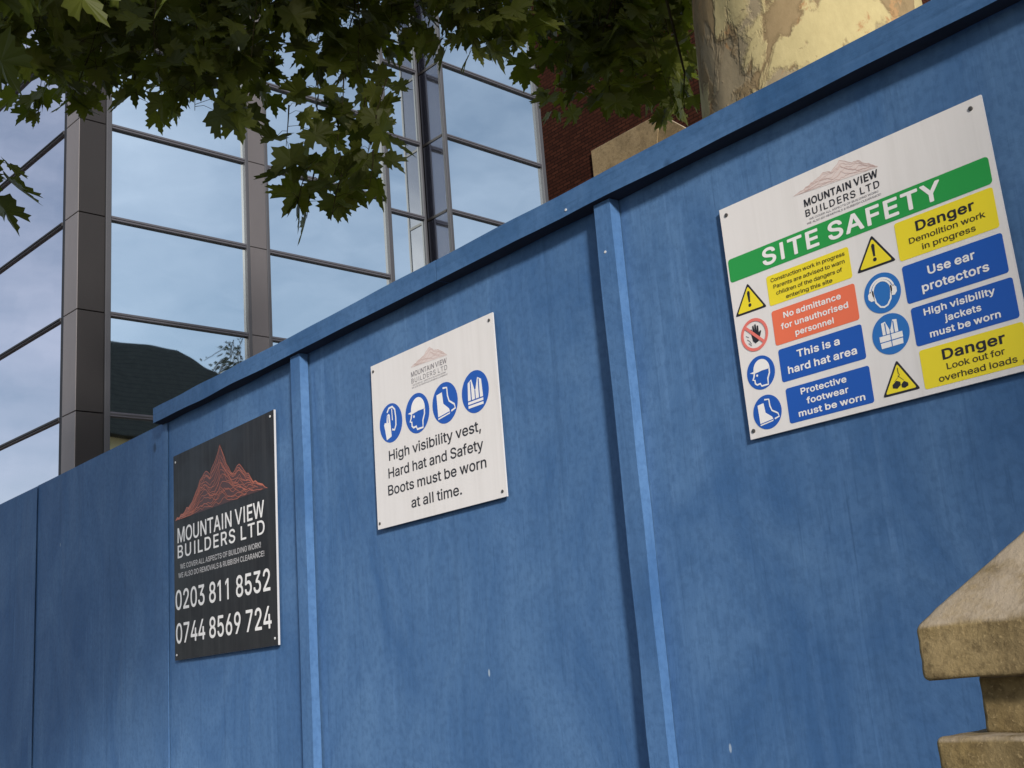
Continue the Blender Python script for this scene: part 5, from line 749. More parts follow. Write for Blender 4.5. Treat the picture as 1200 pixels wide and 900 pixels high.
class Sign:
    def __init__(self, x, z, y): self.o = Vector((x, y, z))
    def P(self, u, v, w=0.0): return (self.o.x + u / 1000, self.o.y - w / 1000, self.o.z + v / 1000)
    def poly(self, m, pts, w): m.face([self.P(a, b, w) for a, b in pts])
    def rrect(self, m, u0, v0, u1, v1, w, r=5):
        pts = []
        for (cx, cy, a0) in ((u1 - r, v1 - r, 0), (u0 + r, v1 - r, 90), (u0 + r, v0 + r, 180), (u1 - r, v0 + r, 270)):
            for k in range(6):
                a = math.radians(a0 + 18 * k); pts.append((cx + r * math.cos(a), cy + r * math.sin(a)))
        self.poly(m, pts, w)
    def disc(self, m, cx, cy, r, w, n=48): self.poly(m, [(cx + r * math.cos(2 * math.pi * k / n), cy + r * math.sin(2 * math.pi * k / n)) for k in range(n)], w)
    def ring(self, m, cx, cy, r0, r1, w, n=48):
        for k in range(n):
            a, b = 2 * math.pi * k / n, 2 * math.pi * (k + 1) / n
            self.poly(m, [(cx + r0 * math.cos(a), cy + r0 * math.sin(a)), (cx + r1 * math.cos(a), cy + r1 * math.sin(a)), (cx + r1 * math.cos(b), cy + r1 * math.sin(b)), (cx + r0 * math.cos(b), cy + r0 * math.sin(b))], w)
    def stroke(self, m, pts, width, w, closed=False):
        P = [Vector((a, b)) for a, b in pts]
        n = len(P); L, R = [], []
        for i in range(n):
            if closed: d = P[(i + 1) % n] - P[i - 1]
            else: d = P[min(i + 1, n - 1)] - P[max(i - 1, 0)]
            d.normalize(); q = Vector((-d.y, d.x)) * width / 2
            L.append(P[i] + q); R.append(P[i] - q)
        for i in range(n if closed else n - 1):
            j = (i + 1) % n
            self.poly(m, [L[i], L[j], R[j], R[i]], w)
    def text(self, m, s, u0, u1, base, cap, w, bold=0.0, spacing=1.0):
        vs, fs = font_outline(s, bold, spacing)
        lo, hi = cap_height(bold)
        x0, x1 = min(v[0] for v in vs), max(v[0] for v in vs)
        sx = (u1 - u0) / (x1 - x0); sy = cap / (hi - lo)
        m.grid([self.P(u0 + (v[0] - x0) * sx, base + (v[1] - lo) * sy, w) for v in vs], fs)

def board(sg, root, corners, thick, face_mat, edge_mat, bow=0.0):
    """the rigid sheet: front face, sides and back; slightly bowed off the fence"""
    (a, b, c, d) = corners                                # BL BR TR TL in mm
    front = [sg.P(*p, 0) for p in (a, b, c, d)]; back = [sg.P(*p, -thick) for p in (a, b, c, d)]
    m = MB(); m.face(front)
    o = m.build('board_face', face_mat, root)
    e = MB()
    back = [(x, y, z) for x, y, z in back]
    f2 = [sg.P(*p, -0.25) for p in (a, b, c, d)]
    for i in range(4): e.face([f2[i], f2[(i + 1) % 4], back[(i + 1) % 4], back[i]])
    e.face(back); e.face(f2)
    e.build('board_edge', edge_mat, root)
def screws(sg, root, pts, mat, r=3.6):
    for (u, v) in pts:
        m = MB(); m.tube([sg.P(u, v, 2.2), sg.P(u, v, 1.6), sg.P(u, v, -1.0)], [r * .0006, r * .001, r * .001], 14)
        m.build('screw', mat, root)

def mountain(sg, root, u0, u1, base0, base1, peaks, fill, line, w, lw, n_lines, seed, tilt=0):
    """the firm's mark: a many-peaked mountain drawn in contour lines"""
    rr = random.Random(seed)
    def ridge(u):
        t = (u - u0) / (u1 - u0)
        xs = [p[0] for p in peaks]; ys = [p[1] for p in peaks]
        for i in range(len(xs) - 1):
            if xs[i] <= u <= xs[i + 1]:
                f = (u - xs[i]) / (xs[i + 1] - xs[i]); return ys[i] + (ys[i + 1] - ys[i]) * f
        return ys[-1]
    def floor_(u): return base0 + (base1 - base0) * (u - u0) / (u1 - u0)
    n = 44
    us = [u0 + (u1 - u0) * k / n for k in range(n + 1)]
    jag = [rr.uniform(-1, 1) for _ in us]
    span = u1 - u0
    top = [max(floor_(u), ridge(u) + jag[k] * span * 0.008) for k, u in enumerate(us)]
    m = MB()
    if fill:
        for k in range(n): sg.poly(m, [(us[k], floor_(us[k])), (us[k + 1], floor_(us[k + 1])), (us[k + 1], top[k + 1] + .01), (us[k], top[k] + .01)], w)
        logo = m.build('mountain_mark', fill, root)
    lm = MB()
    sg.stroke(lm, [(u, top[k]) for k, u in enumerate(us)], lw, w + 0.25)
    for j in range(1, n_lines):
        f = 1 - j / n_lines
        ph = rr.uniform(0, 9); pts = []
        for k, u in enumerate(us):
            h = top[k] - floor_(u)
            g = f + 0.16 * math.sin(u / span * 21 + ph) * (1 - abs(2 * f - 1)) + 0.05 * rr.uniform(-1, 1)
            pts.append((u, floor_(u) + max(0.0, min(1.0, g)) * h))
        a = rr.randint(0, 8); b = n - rr.randint(0, 8)
        sg.stroke(lm, pts[a:b], lw * 0.8, w + 0.25 + 0.03 * j)
    lm.build('mountain_lines', line, logo if fill else root)

# pictograms, in a unit circle (x right, y up)
def arc(cx, cy, r, a0, a1, n=12, ry=None):
    ry = ry or r
    return [(cx + r * math.cos(math.radians(a0 + (a1 - a0) * k / n)), cy + ry * math.sin(math.radians(a0 + (a1 - a0) * k / n))) for k in range(n + 1)]
def picto(sg, root, cx, cy, r, kind, w=0.5, mat='blue', rx=1.0):
    m = MB(); sg.poly(m, [(cx + rx * r * math.cos(2 * math.pi * k / 48), cy + r * math.sin(2 * math.pi * k / 48)) for k in range(48)], w)
    d = m.build('pictogram', MAT[mat], root)
    T = lambda pts: [(cx + a * r * rx, cy + b * r) for a, b in pts]
    s = MB(); k = MB(); w1 = w + 0.35; w2 = w + 0.65
    if kind == 'hat':
        sg.poly(s, T([(-.78, .12), (-.50, .16)] + arc(.08, .18, .58, 178, 2, 14, .60) + [(.66, .10), (.1, .10), (-.5, .02)]), w1)
        sg.stroke(s, T([(-.46, .02), (-.52, -.16), (-.62, -.32), (-.48, -.36), (-.48, -.56), (-.36, -.66), (-.12, -.64), (-.06, -.80), (.42, -.80), (.44, -.45), (.60, -.16), (.62, .12)]), .10 * r, w1)
        sg.disc(s, cx - .28 * r * rx, cy - .12 * r, .07 * r, w1, 12)
    elif kind == 'boot':
        sg.poly(s, T([(-.62, .50), (-.18, .56), (-.12, -.02), (.30, -.34), (.36, -.52), (.34, -.60), (-.58, -.72)]), w1)
        sg.stroke(s, T([(-.10, .74), (.22, .70), (.24, .30), (.34, .02), (.72, -.22), (.78, -.42), (.46, -.50)]), .09 * r, w1)
        sg.stroke(k, T([(-.6, -.62), (.34, -.51)]), .05 * r, w2)
    elif kind == 'vest':
        sg.poly(s, T([(-.50, .50), (-.22, .64), (-.04, .10), (.04, .10), (.22, .64), (.50, .50), (.56, -.34), (-.56, -.34)]), w1)
        sg.poly(s, T([(-.56, -.40), (.56, -.40), (.56, -.52), (-.56, -.52)]), w1); sg.poly(s, T([(-.56, -.58), (.56, -.58), (.55, -.70), (-.55, -.70)]), w1)
        for x in (-.30, .30): sg.stroke(k, T([(x, .55), (x, -.34)]), .07 * r, w2)
        sg.stroke(k, T([(0, .08), (0, -.34)]), .06 * r, w2)
    elif kind == 'jacket':
        sg.poly(s, T([(-.42, .62), (-.20, .66), (-.02, .20), (.02, .20), (.20, .66), (.42, .62), (.42, .02), (-.42, .02)]), w1)
        sg.poly(s, T([(-.62, -.02), (.62, -.02), (.62, -.30), (-.62, -.30)]), w1); sg.poly(s, T([(-.60, -.35), (.60, -.35), (.58, -.62), (-.58, -.62)]), w1)
        sg.stroke(k, T([(0, .18), (0, -.62)]), .04 * r, w2)
        for x in (-.22, .22): sg.stroke(k, T([(x, .58), (x, .02)]), .05 * r, w2)
    elif kind == 'gloves':
        sg.poly(s, T([(-.60, -.02), (-.52, .10), (-.38, .06), (-.30, .44), (-.16, .50), (-.06, .44), (-.02, -.10), (.02, -.70), (-.42, -.82), (-.52, -.30)]), w1)
        sg.stroke(s, T([(-.28, .58), (-.10, .78), (.20, .80), (.40, .62), (.46, .20), (.44, -.20), (.30, -.42), (.10, -.36)]), .10 * r, w1)
        sg.stroke(s, T([(.14, .70), (.16, .10)]), .07 * r, w1)
        sg.stroke(k, T([(-.22, .42), (-.20, .04)]), .05 * r, w2)
    elif kind == 'ears':
        sg.stroke(s, T(arc(0, .10, .50, 200, -20, 16, .52)), .10 * r, w1)
        sg.stroke(s, T(arc(0, .06, .66, 170, 10, 18, .66)), .10 * r, w1)
        sg.stroke(s, T([(-.46, -.10), (-.40, -.40), (-.20, -.66), (0, -.72), (.20, -.66), (.40, -.40), (.46, -.10)]), .09 * r, w1)
        for sx in (-1, 1): sg.poly(s, T([(sx * .46, .24), (sx * .66, .22), (sx * .78, .08), (sx * .78, -.14), (sx * .64, -.28), (sx * .46, -.26)]), w1)
    s.build('symbol', MAT['ink_white'], d)
    if k.f: k.build('symbol_line', MAT[mat], d)
def triangle(sg, root, cx, y0, y1, half, kind):
    def rt(sc, w, m):
        cy = y0 + (y1 - y0) * .36
        P = [Vector((cx - half, y0)), Vector((cx + half, y0)), Vector((cx, y1))]; C = Vector((cx, cy)); pts = []
        for i in range(3):
            p = C + (P[i] - C) * sc; a = C + (P[i - 1] - C) * sc; b = C + (P[(i + 1) % 3] - C) * sc
            pts += [p + (a - p) * .06, p + (a - p) * .015 + (b - p) * .015, p + (b - p) * .06]
        sg.poly(m, pts, w)
    m = MB(); rt(1.0, .5, m); t = m.build('warning_triangle', MAT['ink_black'], root)
    m = MB(); rt(.82, .85, m); y = m.build('triangle_field', MAT['yellow'], t)
    h = y1 - y0; s = MB()
    if kind == '!':
        sg.poly(s, [(cx - .055 * h, y0 + .66 * h), (cx - .03 * h, y0 + .72 * h), (cx + .03 * h, y0 + .72 * h), (cx + .055 * h, y0 + .66 * h), (cx + .03 * h, y0 + .34 * h), (cx - .03 * h, y0 + .34 * h)], 1.2)
        sg.disc(s, cx, y0 + .24 * h, .06 * h, 1.2, 16)
    else:
        sg.stroke(s, [(cx, y0 + .76 * h), (cx, y0 + .60 * h), (cx + .03 * h, y0 + .56 * h), (cx, y0 + .50 * h), (cx - .03 * h, y0 + .53 * h)], .022 * h, 1.2)
        sg.stroke(s, [(cx, y0 + .50 * h), (cx - .16 * h, y0 + .38 * h)], .012 * h, 1.2); sg.stroke(s, [(cx, y0 + .50 * h), (cx + .14 * h, y0 + .36 * h)], .012 * h, 1.2)
        sg.poly(s, [(cx - .24 * h, y0 + .30 * h), (cx - .10 * h, y0 + .40 * h), (cx + .02 * h, y0 + .34 * h), (cx + .02 * h, y0 + .24 * h), (cx - .10 * h, y0 + .16 * h), (cx - .24 * h, y0 + .20 * h)], 1.2)
        sg.poly(s, [(cx + .045 * h, y0 + .26 * h), (cx + .14 * h, y0 + .34 * h), (cx + .26 * h, y0 + .26 * h), (cx + .26 * h, y0 + .18 * h), (cx + .14 * h, y0 + .13 * h), (cx + .045 * h, y0 + .17 * h)], 1.2)
    s.build('symbol', MAT['ink_black'], t)

# --- sign with the long list of notices
S3 = Sign(-1.2317, 1.8798, -0.010)
site = thing('safety_sign', S3.P(0, 0), 'large white site safety sign with green heading and many yellow, blue and red notices', 'sign')
board(S3, site, ((0, 0), (512, 0), (508, 430), (-4, 431)), 4.0, MAT['board_white'], MAT['board_edge'])
screws(S3, site, [(11, 416), (489, 415), (9, 14), (500, 14)], MAT['steel'])
mountain(S3, site, 158, 322, 397, 386, [(158, 397), (205, 409), (222, 416), (238, 412), (256, 425), (275, 412), (288, 411), (322, 387)], MAT['pink'], MAT['pink_line'], 0.4, 0.7, 7, 3)
m = MB(); S3.text(m, 'MOUNTAIN VIEW', 176, 320, 370, 13.5, .5, .016); S3.text(m, 'BUILDERS LTD', 176, 320, 352, 12.5, .5, 0.008, 1.18)
m.build('firm_name', MAT['ink_black'], site)
m = MB(); S3.text(m, 'WE COVER ALL ASPECTS OF BUILDING WORK!', 182, 316, 344.5, 3.6, .5); S3.text(m, 'WE ALSO DO REMOVALS & RUBBISH CLEARANCE!', 176, 320, 338, 3.6, .5)
m.build('small_print', MAT['ink_grey'], site)
m = MB(); S3.rrect(m, 1, 288, 501, 332, .4, 6); g = m.build('heading_band', MAT['green'], site)
m = MB(); S3.text(m, 'SITE SAFETY', 76, 420, 295, 31, .8, .022, 1.06); m.build('lettering', MAT['ink_white'], g)
def notice(u0, v0, u1, v1, mat, ink, lines):
    m = MB(); S3.rrect(m, u0, v0, u1, v1, .4, 4.5); p = m.build('notice', MAT[mat], site)
    m = MB()
    for (s, a, b, base, cap, bold) in lines: S3.text(m, s, a, b, base, cap, .8, bold)
    m.build('lettering', MAT[ink], p)
notice(78, 221, 246, 275, 'yellow', 'ink_olive', [('Construction work in progress', 87, 238, 262, 7, .006), ('Parents are advised to warn', 91, 236, 249.5, 7, .006), ('children of the dangers of', 95, 229, 237, 7, .006), ('entering this site', 114, 208, 225, 7, .006)])
notice(79, 149, 247, 211, 'red', 'ink_white', [('No admittance', 103, 219, 192.5, 10.5, .020), ('for unauthorised', 95, 230, 174, 10.5, .020), ('personnel', 122, 199, 156, 10.5, .020)])
notice(82, 83, 248, 141, 'blue', 'ink_white', [('This is a', 119, 204, 118, 13, .022), ('hard hat area', 97, 233, 94.5, 13, .022)])
notice(86, 10, 250, 71, 'blue', 'ink_white', [('Protective', 116, 206, 54, 11, .020), ('footwear', 125, 207, 36, 11, .020), ('must be worn', 106, 235, 17.5, 11, .020)])
notice(333, 219, 499, 283, 'yellow', 'ink_black', [('Danger', 369, 467, 258, 16.5, .022)])
m = MB(); S3.text(m, 'Demolition work', 354, 481, 241.5, 9.5, .8, .004); S3.text(m, 'in progress', 374, 463, 226, 9.5, .8, .004); m.build('lettering', MAT['ink_olive'], site.children[-1])
notice(334, 148, 500, 210, 'blue', 'ink_white', [('Use ear', 376, 454, 184, 14, .022), ('protectors', 362, 472, 159.5, 14, .022)])
notice(337, 78, 503, 140, 'blue', 'ink_white', [('High visibility', 358, 474, 122.5, 11, .020), ('jackets', 390, 449, 104, 11, .020), ('must be worn', 362, 476, 86, 11, .020)])
notice(339, 9, 506, 71, 'yellow', 'ink_black', [('Danger', 376, 476, 47, 16.5, .022)])
m = MB(); S3.text(m, 'Look out for', 380, 472, 31, 9.8, .8, .004); S3.text(m, 'overhead loads', 364, 488, 15, 9.8, .8, .004); m.build('lettering', MAT['ink_olive'], site.children[-1])
triangle(S3, site, 37, 223, 277, 35, '!')
triangle(S3, site, 291, 224, 279, 36, '!')
triangle(S3, site, 299, 13, 67, 33, 'load')
picto(S3, site, 40.5, 111.5, 30, 'hat'); picto(S3, site, 43, 40.5, 30, 'boot')
picto(S3, site, 294, 179.5, 33, 'ears', mat='blue_light'); picto(S3, site, 297, 110.5, 33, 'jacket', mat='blue_light')
m = MB(); S3.ring(m, 38, 181, 24, 29.5, .9); S3.stroke(m, [(38 - 19, 181 + 18), (38 + 19, 181 - 18)], 5.5, .95)
pr = m.build('prohibition_ring', MAT['ring_red'], site)
m = MB()                                              # raised black hand behind the bar
S3.poly(m, [(33, 170), (31, 182), (30, 192), (33, 192), (34.5, 185), (35, 197), (38, 198), (39, 186), (40, 199), (43, 199), (43.5, 186), (45, 196), (48, 195), (47.5, 183), (51, 186), (53, 184), (48, 173), (45, 168), (38, 165)], .5)
m.build('hand_symbol', MAT['ink_black'], pr)
m = MB()
for q in ([(21, 176), (26, 172), (29, 166)], [(23, 169), (29, 163)], [(19, 183), (25, 179)]): S3.stroke(m, q, 1.3, .5)
m.build('hand_outline', MAT['ink_grey'], pr)

# --- white sign with four round pictograms
S2 = Sign(-2.3936, 1.8898, -0.010)
vest = thing('dress_code_sign', S2.P(0, 0), 'medium white sign with four round blue pictograms above black wording about vest, hat and boots', 'sign')
board(S2, vest, ((0, 0), (499, 1), (497, 419), (3, 418)), 4.0, MAT['board_white'], MAT['board_edge'])
screws(S2, vest, [(14, 402), (484, 404), (486, 14), (10, 14)], MAT['steel'])
mountain(S2, vest, 178, 323, 371, 365, [(178, 371), (215, 383), (232, 388), (256, 403), (275, 389), (290, 387), (323, 366)], MAT['pink'], MAT['pink_line'], 0.4, 0.8, 6, 5)
m = MB(); S2.text(m, 'MOUNTAIN VIEW', 176, 320, 347, 12.5, .5, .010); S2.text(m, 'BUILDERS LTD', 176, 320, 331, 11.5, .5, 0.002, 1.18)
m.build('firm_name', MAT['ink_grey'], vest)
m = MB(); S2.text(m, 'WE COVER ALL ASPECTS OF BUILDING WORK!', 180, 314, 324, 3.4, .5); S2.text(m, 'WE ALSO DO REMOVALS & RUBBISH CLEARANCE!', 176, 320, 318, 3.4, .5)
m.build('small_print', MAT['ink_grey'], vest)
for (cx, kind) in ((80, 'gloves'), (192, 'hat'), (303, 'boot'), (417, 'vest')): picto(S2, vest, cx, 254, 49, kind)
m = MB()
S2.text(m, 'High visibility vest,', 64, 428, 161, 25, .5, .01); S2.text(m, 'Hard hat and Safety', 58, 432, 118, 25, .5, .01)
S2.text(m, 'Boots must be worn', 53, 438, 76, 25, .5, .01); S2.text(m, 'at all time.', 147, 344, 31, 25, .5, .01)
m.build('wording', MAT['ink_black'], vest)

# --- black sign of the building firm
S1 = Sign(-3.5575, 1.6436, -0.0125)
firm = thing('contractor_sign', S1.P(0, 0), 'black sign with a red line drawn mountain and two white telephone numbers', 'sign')
board(S1, firm, ((0, 0), (656, 3), (667, 664), (-3, 655)), 6.5, MAT['board_black'], MAT['board_edge'])
screws(S1, firm, [(14, 632), (646, 648), (14, 16), (640, 22)], MAT['steel_pale'])
mountain(S1, firm, 12, 620, 441, 444, [(12, 441), (130, 478), (205, 552), (236, 570), (262, 548), (334, 628), (372, 560), (410, 520), (447, 545), (478, 528), (540, 478), (620, 446)], MAT['copper'], MAT['copper_line'], 0.5, 1.9, 15, 8)
m = MB(); S1.text(m, 'MOUNTAIN VIEW', 26, 598, 366, 48, .6, .012); S1.text(m, 'BUILDERS LTD', 26, 598, 317, 41, .6, .010, 1.14)
m.build('firm_name', MAT['ink_white'], firm)
m = MB(); S1.text(m, 'WE COVER ALL ASPECTS OF BUILDING WORK!', 44, 574, 281, 16, .6, 0.004); S1.text(m, 'WE ALSO DO REMOVALS & RUBBISH CLEARANCE!', 30, 592, 254, 16, .6, 0.004)
m.build('small_print', MAT['ink_grey_white'], firm)
m = MB(); S1.text(m, '0203 811 8532', 8, 622, 155, 62, .6, .004); S1.text(m, '0744 8569 724', 10, 624, 51, 62, .6, .004)
m.build('telephone_numbers', MAT['ink_white'], firm)

# ------------------------------------------------------------------ stone gate pier
pier = thing('gate_pier', (-0.356, -0.613, 0), 'weathered sandstone gate pier with a pyramid cap standing before the blue hoarding', 'gate pier')
PX0, PY0, PW = -0.516, -0.773, 0.32
def stone_block(lo, hi, name, bev, amp, div=22):
    bm = bmesh.new()
    bmesh.ops.create_cube(bm, size=1.0)
    bmesh.ops.scale(bm, verts=bm.verts, vec=(hi[0] - lo[0], hi[1] - lo[1], hi[2] - lo[2]))
    bmesh.ops.translate(bm, verts=bm.verts, vec=((lo[0] + hi[0]) / 2, (lo[1] + hi[1]) / 2, (lo[2] + hi[2]) / 2))
    return finish_stone(bm, name, bev, amp, div)
def finish_stone(bm, name, bev, amp, div):
    bmesh.ops.bevel(bm, geom=list(bm.edges), offset=bev, segments=3, affect='EDGES', profile=0.5)
    long_e = [e for e in bm.edges if e.calc_length() > bev * 3]
    bmesh.ops.subdivide_edges(bm, edges=long_e, cuts=div, use_grid_fill=True)
    bm.normal_update()
    for v in bm.verts:
        d = noise.noise(v.co * 30) * amp + noise.noise(v.co * 95) * amp * .6
        v.co += v.normal * d
    m = MB(); m.v = [v.co.copy() for v in bm.verts]
    bm.verts.index_update(); m.f = [[v.index for v in f.verts] for f in bm.faces]
    bm.free()
    return m.build(name, MAT['stone'], pier, smooth=True)
zc0, zc1, zap = 1.4856, 1.5275, 1.675
bm = bmesh.new()
cx, cy = PX0 + PW / 2, PY0 + PW / 2
corner = [(PX0, PY0), (PX0 + PW, PY0), (PX0 + PW, PY0 + PW), (PX0, PY0 + PW)]
lo = [bm.verts.new((x, y, zc0)) for x, y in corner]; mid = [bm.verts.new((x, y, zc1)) for x, y in corner]
k = 0.08
tp = [bm.verts.new((cx + (x - cx) * k, cy + (y - cy) * k, zap)) for x, y in corner]
bm.faces.new(lo[::-1]); bm.faces.new(tp)
for i in range(4):
    j = (i + 1) % 4
    bm.faces.new((lo[i], lo[j], mid[j], mid[i])); bm.faces.new((mid[i], mid[j], tp[j], tp[i]))
bmesh.ops.recalc_face_normals(bm, faces=bm.faces)
finish_stone(bm, 'cap', 0.004, 0.0011, 30)
NI = 0.0295
stone_block((PX0 + NI, PY0 + NI, 1.4415), (PX0 + PW - NI, PY0 + PW - NI, 1.487), 'neck', 0.004, 0.0008)
stone_block((PX0 + .001, PY0 + .001, 1.345), (PX0 + PW - .001, PY0 + PW - .001, 1.4425), 'collar', 0.005, 0.001)
stone_block((PX0 + .03, PY0 + .03, -0.01), (PX0 + PW - .03, PY0 + PW - .03, 1.347), 'shaft', 0.006, 0.001)

# ------------------------------------------------------------------ glazed office building
C0 = Vector((-16.919, 4.521, 0.0))
Rn = Vector((0.99945, 0.03316, 0)); Ru = Vector((-0.03316, 0.99945, 0))      # side face: outward, along
Ln = Vector((0.07602, -0.99711, 0)); Lu = Vector((0.99711, 0.07602, 0))      # street face: outward, along
UP = Vector((0, 0, 1))
LEV = [0.0, 1.05, 2.65, 4.25, 5.85, 7.45, 9.05, 10.65, 12.30, 13.95, 15.55, 17.15]
HT = 17.6
office = thing('office_building', C0, 'tall glass office building with blue mirrored panes and grey metal piers behind the hoarding', 'building')
def rbox(u0, u1, o0, o1, z0, z1, mb=None):
    mb = mb or MB(); mb.box((u0, o0, z0), (u1, o1, z1), (Ru, Rn, UP), C0); return mb
def lbox(u0, u1, o0, o1, z0, z1, mb=None):
    mb = mb or MB(); mb.box((u0, o0, z0), (u1, o1, z1), (Lu, Ln, UP), C0); return mb
# core behind the skin
core = MB(); core.box((0.25, -9.0, 0), (10.25, -0.7, HT - .1), (Ru, Rn, UP), C0); core.box((-13.5, -3.0, 0), (-0.85, -0.25, HT - .12), (Lu, Ln, UP), C0)
core.build('core', MAT['gasket'], office)
# corner pier: two faces of storey-high sheets, light and shade put into colour
for k in range(len(LEV) - 1):
    z0, z1 = LEV[k] + .006, LEV[k + 1] - .006
    lbox(-0.47, -0.004, -0.40, 0.0, z0, z1).build('cladding_panel', MAT['cladding_pale'], office, bevel=.006, seg=1)
    rbox(0.004, 0.43, -0.38, 0.0, z0, z1).build('cladding_panel', MAT['cladding_dark'], office, bevel=.006, seg=1)
lbox(-0.60, -0.475, -0.3, -0.02, 0, HT).build('mullion', MAT['gasket'], office)
rbox(0.435, 0.525, -0.3, 0.03, 0, HT).build('mullion', MAT['frame'], office, bevel=.008, seg=1)
# side face, main run
def pane(mb, name='glass_pane', mat='glass'): return mb.build(name, MAT[mat], office)
trng = random.Random(4)
def bay(u0, u1, off, mat='glass', bars=True, frame_l=None, frame_r=None):
    for k in range(1, len(LEV) - 1):
        tw = trng.uniform(-.0016, .0016)                       # panes never sit perfectly true
        m = MB(); z0, z1 = LEV[k] + .03, LEV[k + 1] - .03
        p = []
        for (u, z) in ((u0, z0), (u1, z0), (u1, z1), (u0, z1)):
            p.append(C0 + Ru * u + Rn * (off - .05 + tw * (u - (u0 + u1) / 2)) + UP * z)
        m.face(p); pane(m, mat=mat)
    for k in range(1, len(LEV)):
        rbox(u0, u1, off - .12, off + .012, LEV[k] - .034, LEV[k] + .034).build('transom', MAT['transom'], office)
        rbox(u0, u1, off + .0125, off + .024, LEV[k] - .006, LEV[k] + .006).build('transom_cap', MAT['frame'], office)
bay(0.525, 2.93, 0.0)
rbox(2.93, 3.0, -.2, .03, 0, HT).build('mullion', MAT['frame'], office, bevel=.008, seg=1)
for k in range(len(LEV) - 1): rbox(3.0, 3.325, -.2, .022, LEV[k] + .005, LEV[k + 1] - .005).build('cladding_panel', MAT['cladding'], office, bevel=.006, seg=1)
rbox(3.325, 3.39, -.2, .03, 0, HT).build('mullion', MAT['frame'], office, bevel=.008, seg=1)
bay(3.39, 6.0, 0.0)
rbox(6.0, 6.10, -.42, .03, 0, HT).build('mullion', MAT['frame'], office, bevel=.008, seg=1)
bay(6.10, 7.25, -0.40)
rbox(7.25, 7.305, -.45, -.39, 0, HT).build('mullion', MAT['frame'], office, bevel=.008, seg=1)
# return of the projecting bay, facing the street
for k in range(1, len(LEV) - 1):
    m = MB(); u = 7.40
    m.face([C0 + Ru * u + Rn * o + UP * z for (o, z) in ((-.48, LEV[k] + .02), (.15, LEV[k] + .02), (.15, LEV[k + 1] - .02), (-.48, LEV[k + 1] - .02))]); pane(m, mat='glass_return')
for k in range(1, len(LEV)):
    rbox(7.385, 7.46, -.48, .15, LEV[k] - .025, LEV[k] + .025).build('transom', MAT['cladding_dark'], office)
rbox(7.31, 7.385, -.56, -.49, 0, HT).build('mullion', MAT['cladding_dark'], office)
rbox(7.39, 7.475, .151, .235, 0, HT).build('mullion', MAT['frame'], office, bevel=.02, seg=2)
bay(7.475, 10.15, 0.20)
rbox(10.15, 10.26, -.3, .23, 0, HT).build('mullion', MAT['frame'], office, bevel=.008, seg=1)
# street face
edges = [-0.60, -4.6, -8.9, -13.2]
for a, b in zip(edges[:-1], edges[1:]):
    for k in range(1, len(LEV) - 1):
        tw = trng.uniform(-.001, .001)
        m = MB(); m.face([C0 + Lu * u + Ln * (-.05 + tw * (u - (a + b) / 2)) + UP * z for (u, z) in ((b + .04, LEV[k] + .02), (a - .02, LEV[k] + .02), (a - .02, LEV[k + 1] - .02), (b + .04, LEV[k + 1] - .02))])
        pane(m, mat='glass_front')
    for k in range(1, len(LEV)):
        lbox(b, a - .02, -.15, -.012, LEV[k] - .030, LEV[k] + .030).build('transom', MAT['frame'], office)
        lbox(b, a - .02, -.0118, .004, LEV[k] - .012, LEV[k] + .008).build('transom_gasket', MAT['gasket'], office)
    lbox(b - .06, b + .04, -.2, .01, 0, HT).build('mullion', MAT['gasket'], office)
# plinth and roof edge
rbox(0.53, 10.17, -.3, -.06, 0, 1.0).build('plinth', MAT['cladding_dark'], office)
lbox(-13.2, -.61, -.3, -.06, 0, 1.0).build('plinth', MAT['cladding_dark'], office)
rbox(-.05, 10.4, -9.0, .16, HT, HT + .35).build('roof_edge', MAT['cladding'], office)
lbox(-13.4, -.25, -3.0, .10, HT + .002, HT + .30).build('roof_edge', MAT['cladding'], office)

# ------------------------------------------------------------------ brick building beyond it
BY = 21.0
brick = thing('brick_building', (-18, 23, 0), 'dark red brick building with a pale stone band beside the glass office building', 'building')
MB().box((-27.0, BY, 0), (-14.6, BY + 8, 24.0)).build('wall', MAT['brick'], brick)
MB().box((-27.1, BY - .12, 24.0), (-14.5, BY + 8.1, 24.4)).build('parapet', MAT['stone_far'], brick, bevel=.02)
def prism_y(pts, y0, y1):
    m = MB(); n = len(pts)
    m.face([(x, y0, z) for x, z in pts]); m.face([(x, y1, z) for x, z in pts])
    for i in range(n):
        (a, b), (c, d) = pts[i], pts[(i + 1) % n]
        m.face([(a, y0, b), (c, y0, d), (c, y1, d), (a, y1, b)])
    return m
prism_y([(-21.45, 14.9), (-19.03, 14.9), (-18.88, 15.56), (-19.0, 16.02), (-21.45, 16.02)], BY - .10, BY + .1).build('stone_band', MAT['stone_far'], brick, bevel=.012, seg=1)
prism_y([(-19.02, 14.9), (-17.3, 14.9), (-17.9, 15.2), (-18.68, 15.93), (-18.87, 15.56)], BY - .07, BY + .1).build('stone_bracket', MAT['stone_far'], brick, bevel=.012, seg=1)

